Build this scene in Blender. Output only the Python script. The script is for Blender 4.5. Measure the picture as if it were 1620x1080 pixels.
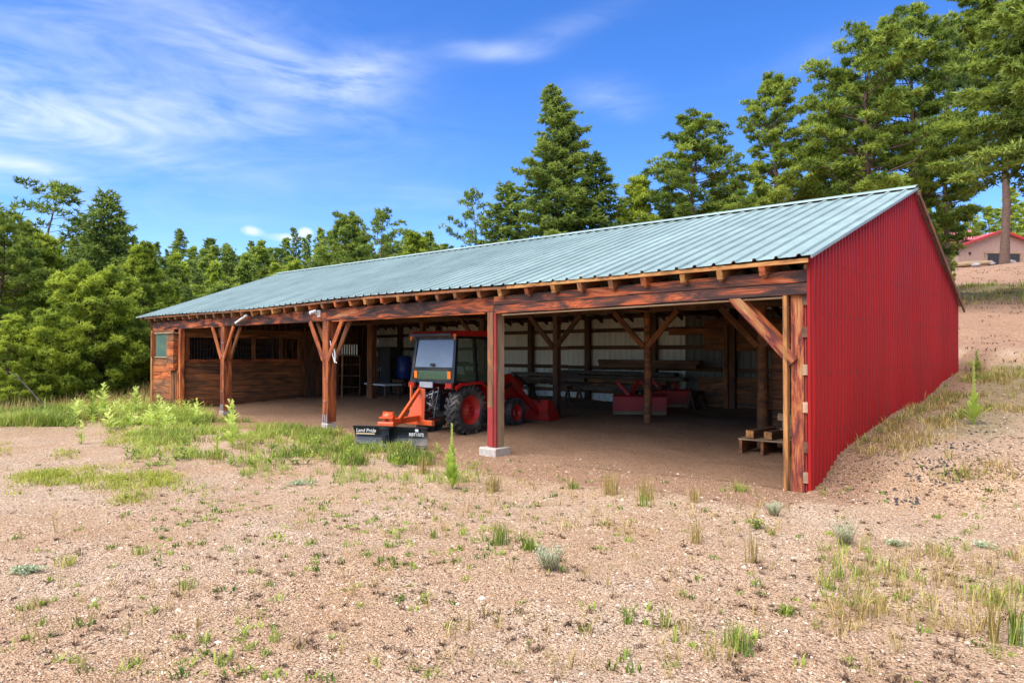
import bpy, bmesh, math, random
import numpy as np
from mathutils import Vector, Matrix, Euler
sc = bpy.context.scene
for o in list(bpy.data.objects): bpy.data.objects.remove(o)
R_ = math.radians
random.seed(7); rng = np.random.default_rng(7)
# ------------------------------------------------------------------ camera
CAM = Vector((3.124, -9.23, 1.85)); YAW = 42.74
cd = bpy.data.cameras.new('camera'); cam = bpy.data.objects.new('camera', cd); sc.collection.objects.link(cam)
cd.sensor_width = 36; cd.lens = 36*1060/1620; cd.clip_start = .05; cd.clip_end = 5000
cam.location = CAM; cam.rotation_euler = (R_(90.81), 0, R_(YAW)); sc.camera = cam
Fv = Vector((-math.sin(R_(YAW)), math.cos(R_(YAW)), 0)); Rv = Vector((math.cos(R_(YAW)), math.sin(R_(YAW)), 0))
def at(px, depth):                       # ground-plan point seen at photo column px
    p = CAM + Fv*depth + Rv*((px-810)/1060*depth); return p.x, p.y
def zat(py, depth): return 1.85 + (555-py)/1060*depth
# ------------------------------------------------------------------ world, sun, exposure
SUN = Vector((-.08, -.62, 1)).normalized()
w = bpy.data.worlds.new('World'); sc.world = w; w.use_nodes = True
nt = w.node_tree; N = nt.nodes; L = nt.links
bg = N['Background']; bg.inputs[1].default_value = .13
sky = N.new('ShaderNodeTexSky'); sky.sky_type = 'NISHITA'; sky.sun_disc = False
sky.sun_elevation = math.asin(SUN.z); sky.sun_rotation = math.atan2(SUN.x, SUN.y)
sky.altitude = 2400; sky.air_density = 1.0; sky.dust_density = .3; sky.ozone_density = 3.0
hs = N.new('ShaderNodeHueSaturation'); hs.inputs['Saturation'].default_value = 1.28; hs.inputs['Value'].default_value = 1.0; hs.inputs['Hue'].default_value = .512
L.new(sky.outputs[0], hs.inputs['Color'])
def M(op, a, b=None, c=None):
    n = N.new('ShaderNodeMath'); n.operation = op
    for i, v in enumerate((a, b, c)):
        if v is None: continue
        if isinstance(v, (int, float)): n.inputs[i].default_value = v
        else: L.new(v, n.inputs[i])
    return n.outputs[0]
tc = N.new('ShaderNodeTexCoord'); sep = N.new('ShaderNodeSeparateXYZ'); L.new(tc.outputs['Generated'], sep.inputs[0])
X, Y, Z = sep.outputs
AZ = M('ARCTAN2', X, Y); EL = M('ARCSINE', Z)
comb = N.new('ShaderNodeCombineXYZ'); L.new(AZ, comb.inputs[0]); L.new(EL, comb.inputs[1])
def noise(scale3, rot, det=6, dist=.6, rough=.6):
    mp = N.new('ShaderNodeMapping'); mp.inputs['Scale'].default_value = scale3; mp.inputs['Rotation'].default_value = (0, 0, rot)
    L.new(comb.outputs[0], mp.inputs[0]); n = N.new('ShaderNodeTexNoise'); n.inputs['Scale'].default_value = 1
    n.inputs['Detail'].default_value = det; n.inputs['Distortion'].default_value = dist; n.inputs['Roughness'].default_value = rough
    L.new(mp.outputs[0], n.inputs[0]); return n.outputs[0]
def azel(px, py):
    d = Fv + Rv*((px-810)/1060) + Vector((0, 0, (555-py)/1060)); d.normalize(); return math.atan2(d.x, d.y), math.asin(d.z)
wisp = noise((3.2, 13, 1), R_(-16), 7, 1.9, .55); soft = noise((3, 8, 1), R_(-20), 4, .8); fine = noise((9, 40, 1), R_(-12), 6, 1.4, .55)
dens = None
for (px, py, a, b, th, k) in [(150, 60, .34, .13, -8, .20), (330, 95, .22, .05, -16, .20), (545, 122, .085, .026, 8, .95), (420, 80, .16, .035, -18, .6),
        (190, 195, .17, .026, 10, .62), (60, 185, .11, .018, -10, .6), (330, 185, .10, .03, -4, .4), (30, 262, .05, .010, -3, .9), (300, 262, .10, .016, -4, .35), (785, 77, .065, .012, 3, .8),
        (965, 152, .055, .018, -6, .55), (900, 35, .09, .015, 12, .3), (1270, 90, .10, .02, 10, .15), (120, 330, .3, .08, 0, .20), (700, 330, .16, .03, -4, .28), (-300, 120, .4, .12, 5, .7), (1800, 150, .3, .05, -5, .2)]:
    ca, ce = azel(px, py); t = R_(th)
    u = M('SUBTRACT', AZ, ca); v = M('SUBTRACT', EL, ce)
    uu = M('ADD', M('MULTIPLY', u, math.cos(t)/a), M('MULTIPLY', v, math.sin(t)/a))
    vv = M('ADD', M('MULTIPLY', u, -math.sin(t)/b), M('MULTIPLY', v, math.cos(t)/b))
    vv = M('ADD', vv, M('MULTIPLY', M('SUBTRACT', soft, .5), 2.4))
    g = M('MULTIPLY', M('EXPONENT', M('MULTIPLY', M('ADD', M('MULTIPLY', uu, uu), M('MULTIPLY', vv, vv)), -1)), k)
    dens = g if dens is None else M('ADD', dens, g)
tex = M('ADD', M('MULTIPLY', wisp, 1.3), M('MULTIPLY', fine, .40))
cl = M('MULTIPLY', dens, M('MAXIMUM', M('SUBTRACT', tex, .52), 0))
# small cumulus heads just over the far tree line
puf = noise((46, 46, 1), 0, 5, .2, .6); pd = None
for (px, py, a, b) in [(395, 364, .016, .008), (455, 376, .030, .008), (-140, 380, .1, .02), (482, 366, .012, .008)]:
    ca, ce = azel(px, py); uu = M('MULTIPLY', M('SUBTRACT', AZ, ca), 1/a); vv = M('MULTIPLY', M('SUBTRACT', EL, ce), 1/b)
    g = M('EXPONENT', M('MULTIPLY', M('ADD', M('MULTIPLY', uu, uu), M('MULTIPLY', vv, vv)), -1)); pd = g if pd is None else M('ADD', pd, g)
puff = M('MULTIPLY', M('MAXIMUM', M('SUBTRACT', M('MULTIPLY', pd, M('ADD', puf, .35)), .33), 0), 1.6)
cl = M('MINIMUM', M('ADD', cl, puff), .88)
mx = N.new('ShaderNodeMix'); mx.data_type = 'RGBA'; L.new(cl, mx.inputs[0]); L.new(hs.outputs[0], mx.inputs[6]); mx.inputs[7].default_value = (3.4, 3.75, 4.4, 1)
L.new(mx.outputs[2], bg.inputs[0])
sd = bpy.data.lights.new('sun', 'SUN'); sd.energy = 3.7; sd.angle = R_(80); sd.color = (1, .95, .85)
so = bpy.data.objects.new('sun', sd); sc.collection.objects.link(so); so.rotation_euler = SUN.to_track_quat('Z', 'Y').to_euler(); so.location = (0, 0, 60)
vs = sc.view_settings; vs.view_transform = 'Standard'; vs.look = 'None'; vs.gamma = 1; vs.exposure = 1.22; vs.use_curve_mapping = False
sc.cycles.max_bounces = 8; sc.cycles.diffuse_bounces = 4; sc.cycles.transparent_max_bounces = 16; sc.cycles.caustics_reflective = False
# ------------------------------------------------------------------ helpers
W = {}                                    # world matrices of the objects that carry children
def tag(o, label=None, cat=None, group=None, kind=None):
    if label: o['label'] = label
    if cat: o['category'] = cat
    if group: o['group'] = group
    if kind: o['kind'] = kind
    return o
def link(o, parent=None, local=False):
    sc.collection.objects.link(o)
    m = Matrix.LocRotScale(o.location, o.rotation_euler, o.scale)
    if parent:
        o.parent = parent
        if local: m = W[parent] @ m
        else: o.matrix_parent_inverse = W[parent].inverted()
    W[o] = m; return o
def thing(name, label, cat, loc=(0, 0, 0), rz=0, group=None):
    o = bpy.data.objects.new(name, None); o.location = loc; o.rotation_euler = (0, 0, rz); o.empty_display_size = .2
    link(o); return tag(o, label, cat, group)
def mesh_np(name, V, Fc, mats, smooth=False, mi=None):
    me = bpy.data.meshes.new(name); V = np.asarray(V, np.float32); Fc = np.asarray(Fc, np.int32); k = Fc.shape[1]
    me.vertices.add(len(V)); me.vertices.foreach_set('co', V.ravel()); me.loops.add(Fc.size); me.loops.foreach_set('vertex_index', Fc.ravel())
    me.polygons.add(len(Fc)); me.polygons.foreach_set('loop_start', np.arange(0, Fc.size, k, dtype=np.int32))
    if smooth: me.polygons.foreach_set('use_smooth', np.ones(len(Fc), bool))
    for m in (mats if isinstance(mats, (list, tuple)) else [mats]): me.materials.append(m)
    if mi is not None: me.polygons.foreach_set('material_index', np.asarray(mi, np.int32))
    me.update(calc_edges=True); return me
def add(name, me, parent=None, loc=(0, 0, 0), rot=(0, 0, 0), local=False, scale=(1, 1, 1)):
    o = bpy.data.objects.new(name, me); o.location = loc; o.rotation_euler = rot; o.scale = scale; return link(o, parent, local)
def copy_tree(o, parent=None, loc=None, rz=None, scale=None):
    c = o.copy(); sc.collection.objects.link(c)
    if parent: c.parent = parent
    if loc is not None: c.location = loc
    if rz is not None: c.rotation_euler = (0, 0, rz)
    if scale is not None: c.scale = scale
    for ch in o.children: copy_tree(ch, c)
    return c
class MB:                                 # collects shapes into one mesh
    def __init__(s): s.v = []; s.f = []; s.m = []; s.sm = []
    def poly(s, pts, faces, mi=0, sm=False):
        b = len(s.v); s.v += [tuple(p) for p in pts]; s.f += [tuple(i+b for i in f) for f in faces]; s.m += [mi]*len(faces); s.sm += [sm]*len(faces)
    def box(s, c, d, rot=None, mi=0, ch=0):
        x, y, z = d[0]/2, d[1]/2, d[2]/2
        if ch: # chamfer along local x
            prof = [(-y+ch, -z), (y-ch, -z), (y, -z+ch), (y, z-ch), (y-ch, z), (-y+ch, z), (-y, z-ch), (-y, -z+ch)]
            P = [Vector((-x, a, b)) for a, b in prof]+[Vector((x, a, b)) for a, b in prof]
            F = [(i, i+8, (i+1) % 8+8, (i+1) % 8) for i in range(8)]+[tuple(range(8)), tuple(range(15, 7, -1))]
        else:
            P = [Vector((i*x, j*y, k*z)) for i in (-1, 1) for j in (-1, 1) for k in (-1, 1)]
            F = [(0, 1, 3, 2), (4, 6, 7, 5), (0, 4, 5, 1), (2, 3, 7, 6), (0, 2, 6, 4), (1, 5, 7, 3)]
        if rot is not None: P = [rot @ p for p in P]
        s.poly([p+Vector(c) for p in P], F, mi); return s
    def bar(s, a, b, w, h=None, mi=0, up=(0, 0, 1), ch=0):
        a, b = Vector(a), Vector(b); h = h or w; s.box((a+b)/2, ((b-a).length, w, h), frame(a, b, up), mi, ch); return s
    def tube(s, pts, r, n=8, mi=0, cap=True):
        pts = [Vector(p) for p in pts]; rs = r if isinstance(r, (list, tuple)) else [r]*len(pts); P = []; F = []
        for i, p in enumerate(pts):
            d = (pts[min(i+1, len(pts)-1)]-pts[max(i-1, 0)]).normalized(); u = d.orthogonal().normalized() if i == 0 else (u-d*u.dot(d)).normalized(); v = d.cross(u)
            P += [p+(u*math.cos(2*math.pi*k/n)+v*math.sin(2*math.pi*k/n))*rs[i] for k in range(n)]
        for i in range(len(pts)-1): F += [(i*n+k, i*n+(k+1) % n, (i+1)*n+(k+1) % n, (i+1)*n+k) for k in range(n)]
        s.poly(P, F, mi, True)
        if cap: s.poly(P[:n], [tuple(range(n-1, -1, -1))], mi); s.poly(P[-n:], [tuple(range(n))], mi)
        return s
    def lathe(s, prof, axis='x', n=24, c=(0, 0, 0), mi=0):
        P = []; F = []; c = Vector(c)
        for (h, r) in prof:
            for k in range(n):
                a = 2*math.pi*k/n; q = (h, r*math.cos(a), r*math.sin(a)) if axis == 'x' else (r*math.cos(a), r*math.sin(a), h)
                P.append(c+Vector(q))
        m = len(prof)
        for i in range(m-1): F += [(i*n+k, i*n+(k+1) % n, (i+1)*n+(k+1) % n, (i+1)*n+k) for k in range(n)]
        s.poly(P, F, mi, True); return s
    def prism(s, pts2, x0, x1, mi=0, axis='x'):
        f = (lambda h, a, b: (h, a, b)) if axis == 'x' else ((lambda h, a, b: (a, h, b)) if axis == 'y' else (lambda h, a, b: (a, b, h)))
        n = len(pts2); P = [f(x0, *p) for p in pts2]+[f(x1, *p) for p in pts2]
        s.poly(P, [(i, (i+1) % n, (i+1) % n+n, i+n) for i in range(n)]+[tuple(range(n-1, -1, -1)), tuple(range(n, 2*n))], mi); return s
    def mesh(s, name, mats):
        me = bpy.data.meshes.new(name); me.from_pydata(s.v, [], s.f)
        for m in (mats if isinstance(mats, (list, tuple)) else [mats]): me.materials.append(m)
        me.polygons.foreach_set('material_index', s.m); me.polygons.foreach_set('use_smooth', s.sm)
        bm = bmesh.new(); bm.from_mesh(me); bmesh.ops.recalc_face_normals(bm, faces=bm.faces); bm.to_mesh(me); bm.free(); return me
    def put(s, name, mats, parent=None, local=False, loc=(0, 0, 0), rot=(0, 0, 0)): return add(name, s.mesh(name, mats), parent, loc, rot, local)
def frame(a, b, up=(0, 0, 1)):
    x = (Vector(b)-Vector(a)).normalized(); up = Vector(up)
    if abs(x.dot(up)) > .98: up = Vector((0, 1, 0))
    y = up.cross(x).normalized(); z = x.cross(y); return Matrix((x, y, z)).transposed()
_tc = {}
def timber(name, a, b, w, h, mat, parent=None, up=(0, 0, 1), local=False, ch=.006):
    a, b = Vector(a), Vector(b); Ln = (b-a).length; k = (round(Ln, 3), w, h, mat.name, ch)
    if k not in _tc: _tc[k] = MB().box((0, 0, 0), (Ln, w, h), None, 0, ch).mesh('timber', mat)
    return add(name, _tc[k], parent, (a+b)/2, frame(a, b, up).to_euler(), local)
# ------------------------------------------------------------------ materials
def new_mat(name):
    m = bpy.data.materials.new(name); m.use_nodes = True; return m, m.node_tree.nodes, m.node_tree.links, m.node_tree.nodes['Principled BSDF']
def simple(name, c, rough=.6, metal=0, var=.25, scale=8, bump=.0, alpha=None, spec=.5, dirt=None):
    m, n, l, p = new_mat(name); p.inputs['Roughness'].default_value = rough; p.inputs['Metallic'].default_value = metal; p.inputs['Specular IOR Level'].default_value = spec
    t = n.new('ShaderNodeTexCoord'); x = n.new('ShaderNodeTexNoise'); x.inputs['Scale'].default_value = scale; x.inputs['Detail'].default_value = 7; x.inputs['Roughness'].default_value = .65; l.new(t.outputs['Object'], x.inputs[0])
    r = n.new('ShaderNodeValToRGB'); r.color_ramp.elements[0].position = .3; r.color_ramp.elements[1].position = .7
    r.color_ramp.elements[0].color = (*[q*(1-var) for q in c], 1); r.color_ramp.elements[1].color = (*[min(1, q*(1+var)) for q in c], 1)
    l.new(x.outputs[0], r.inputs[0]); col = r.outputs[0]
    if dirt:
        x2 = n.new('ShaderNodeTexNoise'); x2.inputs['Scale'].default_value = 2.3; x2.inputs['Detail'].default_value = 8; l.new(t.outputs['Object'], x2.inputs[0])
        r2 = n.new('ShaderNodeValToRGB'); r2.color_ramp.elements[0].position = .5; r2.color_ramp.elements[1].position = .72; l.new(x2.outputs[0], r2.inputs[0])
        mm = n.new('ShaderNodeMix'); mm.data_type = 'RGBA'; l.new(r2.outputs[0], mm.inputs[0]); l.new(col, mm.inputs[6]); mm.inputs[7].default_value = (*dirt, 1); col = mm.outputs[2]
    l.new(col, p.inputs['Base Color'])
    if bump:
        b = n.new('ShaderNodeBump'); b.inputs['Strength'].default_value = bump; b.inputs['Distance'].default_value = .01; l.new(x.outputs[0], b.inputs['Height']); l.new(b.outputs[0], p.inputs['Normal'])
    if alpha is not None: p.inputs['Alpha'].default_value = alpha
    return m
def wood(name, cols, pos=(.25, .45, .6, .8), rough=.7, gs=1.0):
    """grain along local X; object-random offset so no two timbers repeat"""
    m, n, l, p = new_mat(name); p.inputs['Roughness'].default_value = rough; p.inputs['Specular IOR Level'].default_value = .3
    t = n.new('ShaderNodeTexCoord'); oi = n.new('ShaderNodeObjectInfo'); va = n.new('ShaderNodeVectorMath'); va.operation = 'ADD'
    sc_ = n.new('ShaderNodeVectorMath'); sc_.operation = 'SCALE'; sc_.inputs[3].default_value = 37; cx = n.new('ShaderNodeCombineXYZ')
    for i in range(3): l.new(oi.outputs['Random'], cx.inputs[i])
    l.new(cx.outputs[0], sc_.inputs[0]); l.new(t.outputs['Object'], va.inputs[0]); l.new(sc_.outputs[0], va.inputs[1])
    def nz(s3, det=8, dist=0, rg=.6):
        mp = n.new('ShaderNodeMapping'); mp.inputs['Scale'].default_value = s3; l.new(va.outputs[0], mp.inputs[0])
        x = n.new('ShaderNodeTexNoise'); x.inputs['Scale'].default_value = 1; x.inputs['Detail'].default_value = det; x.inputs['Distortion'].default_value = dist; x.inputs['Roughness'].default_value = rg
        l.new(mp.outputs[0], x.inputs[0]); return x.outputs[0]
    a = nz((.9*gs, 5*gs, 5*gs), 8, 1.2, .62); g = nz((2.5*gs, 55*gs, 55*gs), 6, .4, .6)
    mul = n.new('ShaderNodeMath'); mul.operation = 'MULTIPLY_ADD'; l.new(g, mul.inputs[0]); mul.inputs[1].default_value = .45; 
    ma = n.new('ShaderNodeMath'); ma.operation = 'MULTIPLY_ADD'; l.new(a, ma.inputs[0]); ma.inputs[1].default_value = 1.25; ma.inputs[2].default_value = -.36
    l.new(ma.outputs[0], mul.inputs[2])
    r = n.new('ShaderNodeValToRGB'); e = r.color_ramp.elements
    while len(e) < len(cols): e.new(.5)
    for i, c in enumerate(cols): e[i].position = pos[i]; e[i].color = (*c, 1)
    l.new(mul.outputs[0], r.inputs[0])
    ob = n.new('ShaderNodeMath'); ob.operation = 'MULTIPLY_ADD'; l.new(oi.outputs['Random'], ob.inputs[0]); ob.inputs[1].default_value = .45; ob.inputs[2].default_value = .78
    hv = n.new('ShaderNodeHueSaturation'); l.new(r.outputs[0], hv.inputs['Color']); l.new(ob.outputs[0], hv.inputs['Value']); l.new(hv.outputs[0], p.inputs['Base Color'])
    b = n.new('ShaderNodeBump'); b.inputs['Strength'].default_value = .7; b.inputs['Distance'].default_value = .006; l.new(mul.outputs[0], b.inputs['Height']); l.new(b.outputs[0], p.inputs['Normal'])
    return m
W_POST = wood('stained_post_wood', [(.035, .018, .013), (.20, .05, .02), (.50, .13, .028), (.48, .27, .12)], (.24, .40, .60, .84))
W_WORN = wood('worn_corner_post_wood', [(.03, .02, .015), (.22, .04, .025), (.38, .12, .035), (.46, .28, .12)], (.28, .42, .54, .74), .75, 1.6)
W_BEAM = wood('weathered_beam_wood', [(.035, .018, .014), (.11, .038, .022), (.44, .09, .022), (.48, .28, .13)], (.36, .50, .62, .84))
W_PALE = wood('pale_weathered_wood', [(.20, .12, .07), (.38, .25, .14), (.52, .38, .23)], (.2, .5, .85))
W_BROWN = wood('brown_board_wood', [(.05, .024, .013), (.17, .075, .035), (.36, .12, .035), (.42, .26, .13)], (.2, .45, .66, .9))
W_DARK = wood('dark_old_wood', [(.035, .02, .013), (.12, .06, .035), (.24, .11, .05)], (.25, .5, .85))
W_RED = wood('red_painted_wood', [(.07, .03, .02), (.22, .022, .02), (.30, .035, .028), (.28, .17, .10)], (.22, .36, .66, .80))
W_YEL = wood('yellow_wood', [(.09, .045, .022), (.38, .16, .045), (.60, .34, .12)], (.26, .46, .76))
W_GREY = wood('grey_plank_wood', [(.035, .028, .022), (.10, .075, .055), (.19, .14, .10)], (.25, .5, .85))
RED = (.50, .018, .024)
def sheet_mat(name, c, rough, var, grime, metal=0.0, gscale=(1.2, 1.2, .5)):
    m, n, l, p = new_mat(name); p.inputs['Roughness'].default_value = rough; p.inputs['Metallic'].default_value = metal
    t = n.new('ShaderNodeTexCoord'); mp = n.new('ShaderNodeMapping'); mp.inputs['Scale'].default_value = gscale; l.new(t.outputs['Object'], mp.inputs[0])
    x = n.new('ShaderNodeTexNoise'); x.inputs['Scale'].default_value = 1; x.inputs['Detail'].default_value = 9; x.inputs['Roughness'].default_value = .68; l.new(mp.outputs[0], x.inputs[0])
    r = n.new('ShaderNodeValToRGB'); e = r.color_ramp.elements; e[0].position = .25; e[1].position = .75; e[0].color = (*[q*(1-var) for q in c], 1); e[1].color = (*[min(1, q*(1+var)) for q in c], 1); l.new(x.outputs[0], r.inputs[0])
    y = n.new('ShaderNodeTexNoise'); y.inputs['Scale'].default_value = 7; y.inputs['Detail'].default_value = 10; y.inputs['Roughness'].default_value = .75; l.new(t.outputs['Object'], y.inputs[0])
    r2 = n.new('ShaderNodeValToRGB'); r2.color_ramp.elements[0].position = .60; r2.color_ramp.elements[1].position = .72; l.new(y.outputs[0], r2.inputs[0])
    f = n.new('ShaderNodeMath'); f.operation = 'MULTIPLY'; l.new(r2.outputs[0], f.inputs[0]); f.inputs[1].default_value = .35
    mm = n.new('ShaderNodeMix'); mm.data_type = 'RGBA'; l.new(f.outputs[0], mm.inputs[0]); l.new(r.outputs[0], mm.inputs[6]); mm.inputs[7].default_value = (*grime, 1)
    oi = n.new('ShaderNodeObjectInfo'); ov = n.new('ShaderNodeMath'); ov.operation = 'MULTIPLY_ADD'; l.new(oi.outputs['Random'], ov.inputs[0]); ov.inputs[1].default_value = .14; ov.inputs[2].default_value = .93
    hv = n.new('ShaderNodeHueSaturation'); l.new(mm.outputs[2], hv.inputs['Color']); l.new(ov.outputs[0], hv.inputs['Value']); l.new(hv.outputs[0], p.inputs['Base Color'])
    rr = n.new('ShaderNodeMapRange'); l.new(x.outputs[0], rr.inputs[0]); rr.inputs[3].default_value = rough-.12; rr.inputs[4].default_value = rough+.15; l.new(rr.outputs[0], p.inputs['Roughness'])
    b = n.new('ShaderNodeBump'); b.inputs['Strength'].default_value = .25; b.inputs['Distance'].default_value = .02; l.new(x.outputs[0], b.inputs['Height']); l.new(b.outputs[0], p.inputs['Normal'])
    return m
M_ROOF = sheet_mat('teal_roof_metal', (.245, .32, .29), .5, .2, (.36, .34, .30), .0)
M_REDW = sheet_mat('red_wall_metal', (.31, .010, .008), .55, .14, (.22, .035, .02)); M_REDW.node_tree.nodes['Principled BSDF'].inputs['Specular IOR Level'].default_value = .18
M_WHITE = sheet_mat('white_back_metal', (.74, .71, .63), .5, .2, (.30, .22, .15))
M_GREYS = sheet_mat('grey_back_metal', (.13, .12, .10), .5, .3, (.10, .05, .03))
M_BLACK = simple('black_metal', (.018, .019, .023), .42, .3, .3, 20, .1, dirt=(.08, .055, .04))
M_NAVY = simple('blade_black_paint', (.020, .023, .029), .45, .2, .3, 12, .1, dirt=(.10, .075, .06))
M_ORANGE = simple('orange_paint', (.66, .085, .012), .38, 0, .12, 6, .05, dirt=(.45, .12, .05))
M_TRED = simple('tractor_red_paint', (.46, .018, .014), .32, 0, .12, 5, .05, dirt=(.30, .05, .03))
M_DRED = simple('dull_red_paint', (.50, .02, .015), .5, 0, .2, 5, .05, dirt=(.25, .06, .04))
M_RUB = simple('tyre_rubber', (.034, .032, .03), .8, 0, .35, 14, .3, dirt=(.17, .135, .105))
M_GLASSR = simple('rear_glass', (.20, .23, .235), .1, .12, .12, 1.5, 0, .93, .6)
M_GLASSD, n_, l_, p_ = new_mat('tinted_glass'); p_.inputs['Base Color'].default_value = (.10, .16, .09, 1); p_.inputs['Roughness'].default_value = .06; p_.inputs['Alpha'].default_value = .45
M_LENSR = simple('red_lens', (.34, .015, .01), .2, 0, .1); M_LENSO = simple('amber_lens', (.8, .18, .02), .2, 0, .1)
M_CONC = simple('concrete', (.42, .37, .31), .85, 0, .2, 14, .5, dirt=(.35, .22, .15))
M_GALV = simple('galvanised_steel', (.42, .42, .42), .45, .5, .2, 10, .1)
M_WHITEP = simple('white_paint', (.72, .72, .70), .5, 0, .08, 4)
M_BLUE = simple('blue_plastic', (.012, .035, .20), .4, 0, .15, 4)
M_WINGL, n_, l_, p_ = new_mat('stall_window_glass'); p_.inputs['Base Color'].default_value = (.20, .33, .27, 1); p_.inputs['Roughness'].default_value = .08; p_.inputs['Metallic'].default_value = .55
M_TXT = simple('white_lettering', (.75, .73, .66), .5, 0, .05)
M_TAN = simple('tan_lettering', (.62, .45, .25), .5, 0, .05)
M_DARKIN = simple('dark_interior_stuff', (.03, .028, .026), .7, 0, .4, 6)
M_STUCCO = simple('tan_stucco', (.40, .25, .18), .85, 0, .1, 3, .2)
M_HROOF = sheet_mat('faded_red_roof', (.58, .16, .17), .5, .1, (.5, .3, .28)); M_HTRIM = simple('house_red_trim', (.45, .03, .02), .5)
M_LOG = wood('log_wood', [(.12, .06, .04), (.25, .12, .07), (.35, .2, .12)], (.2, .5, .85))
M_ROCK = simple('rock', (.34, .29, .26), .9, 0, .35, 5, .6); M_DROCK = simple('dark_charred_rock', (.032, .028, .027), .85, 0, .6, 14, .7)
# foliage: natural variation plus painted top light and inner shade, stored in the attribute 'tint'
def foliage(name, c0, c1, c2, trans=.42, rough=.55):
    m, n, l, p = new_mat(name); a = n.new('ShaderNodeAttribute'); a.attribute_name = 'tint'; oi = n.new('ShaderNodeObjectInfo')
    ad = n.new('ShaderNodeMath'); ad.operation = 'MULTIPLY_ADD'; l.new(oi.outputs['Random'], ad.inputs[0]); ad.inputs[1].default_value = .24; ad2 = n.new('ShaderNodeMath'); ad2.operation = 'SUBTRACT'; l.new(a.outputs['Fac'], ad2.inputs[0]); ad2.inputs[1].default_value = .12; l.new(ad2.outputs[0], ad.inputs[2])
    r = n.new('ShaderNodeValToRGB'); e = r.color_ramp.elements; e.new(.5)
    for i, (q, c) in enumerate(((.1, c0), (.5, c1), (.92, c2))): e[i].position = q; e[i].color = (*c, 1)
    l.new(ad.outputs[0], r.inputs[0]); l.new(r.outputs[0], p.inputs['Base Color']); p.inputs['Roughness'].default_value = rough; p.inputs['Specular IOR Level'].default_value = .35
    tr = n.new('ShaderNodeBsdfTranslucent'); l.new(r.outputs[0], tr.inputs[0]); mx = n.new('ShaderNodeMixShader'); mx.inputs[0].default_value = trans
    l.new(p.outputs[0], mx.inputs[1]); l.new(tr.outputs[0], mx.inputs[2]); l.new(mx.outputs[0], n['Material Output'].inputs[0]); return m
F_PINE = foliage('ponderosa_needles', (.042, .085, .014), (.175, .25, .034), (.42, .49, .07))
F_FIR = foliage('fir_needles', (.036, .078, .022), (.165, .235, .045), (.38, .45, .08))
F_YPINE = foliage('young_pine_needles', (.055, .10, .012), (.27, .35, .032), (.55, .61, .07))
F_GRASS = foliage('green_grass', (.09, .15, .02), (.26, .34, .035), (.50, .55, .11), .4)
F_STRAW = foliage('dry_grass', (.22, .17, .04), (.46, .33, .09), (.66, .50, .20), .4)
F_YELLOW = foliage('yellow_ground_cover', (.20, .24, .02), (.38, .40, .04), (.50, .50, .07), .4)
F_BROWN = foliage('dead_weed', (.045, .028, .018), (.13, .075, .04), (.28, .16, .08), .2)
F_SAGE = foliage('sage_leaves', (.27, .32, .16), (.48, .54, .32), (.70, .74, .52), .45)
F_MULL = foliage('mullein_leaves', (.30, .42, .05), (.50, .62, .10), (.74, .80, .26), .45)
M_BARK = simple('pine_bark', (.13, .075, .05), .9, 0, .55, 9, .8); M_BARKD = simple('fir_bark', (.075, .055, .045), .9, 0, .5, 9, .8)
# ------------------------------------------------------------------ terrain
_lat = rng.random((64, 64))
def vnoise(x, y):
    x = np.asarray(x, float); y = np.asarray(y, float); xi = np.floor(x).astype(int); yi = np.floor(y).astype(int); fx = x-xi; fy = y-yi
    fx = fx*fx*(3-2*fx); fy = fy*fy*(3-2*fy); g = lambda a, b: _lat[a % 64, b % 64]
    return (g(xi, yi)*(1-fx)+g(xi+1, yi)*fx)*(1-fy)+(g(xi, yi+1)*(1-fx)+g(xi+1, yi+1)*fx)*fy
def sm(a, b, x): t = np.clip((x-a)/(b-a), 0, 1); return t*t*(3-2*t)
PY = [-100, -.4, .3, 1, 2.4, 4.1, 6.3, 8.1, 10, 21, 31, 34, 38, 51, 62, 66.7, 88, 150, 300, 900]
PH = [0, 0, .12, .38, .58, .78, .86, 1.14, 1.33, 3.2, 4.75, 5.05, 5.25, 7.2, 9.2, 9.9, 11.8, 14.5, 18, 30]
def H(x, y):
    x = np.asarray(x, float); y = np.asarray(y, float)
    hill = np.interp(y, PY, PH)+sm(0, 14, x)*sm(-2, 12, y)*.5
    xl = x-1.6*sm(-.5, -3, y)
    left = np.interp(xl, [-900, -200, -130, -95, -60, -45, -36, -27.5, -24.3], [22, 14, 10.5, 6.5, -.3, -2.6, -3.0, -.5, 0])
    left = left+np.interp(y, [-100, 0, 30, 200], [0, 0, 1.5, 4])*sm(-24, -60, x)
    S = sm(-46, -14, x); h = left*(1-S)+(hill)*S+left*S*sm(-20, -26, x)*0
    front = np.where(x < -23, left, -.12*sm(-.5, -4.5, x)); front = np.where(x < -23, left-.12, front)
    k = sm(1.0, -1.0, y)*sm(2, -1, x)
    h = np.where((y < .0), np.where(x < 0, front, hill*1.0), h)
    h = np.where((x > -23.6) & (x < -.0) & (y >= 0) & (y < 10.0205), np.interp(y, [0, 10], [-.12, .16])*(sm(-.2, -4, x)*.5+.5), h)
    n = (vnoise(x*.7+3, y*.7)-.5)*.07+(vnoise(x*2.7, y*2.7+9)-.5)*.035+(vnoise(x*7.1, y*7.1+9)-.5)*.016
    far = sm(14, 40, np.hypot(x-3, y+9)); n = n+far*(vnoise(x*.13, y*.13)-.5)*.5+sm(11, 16, y)*((vnoise(x*.45, y*.45+3)-.5)*.30+(vnoise(x*1.3+5, y*1.3)-.5)*.16)
    # wheel ruts running toward the barn's right bay
    return h+n
def Hs(x, y): return float(H(x, y))
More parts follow.
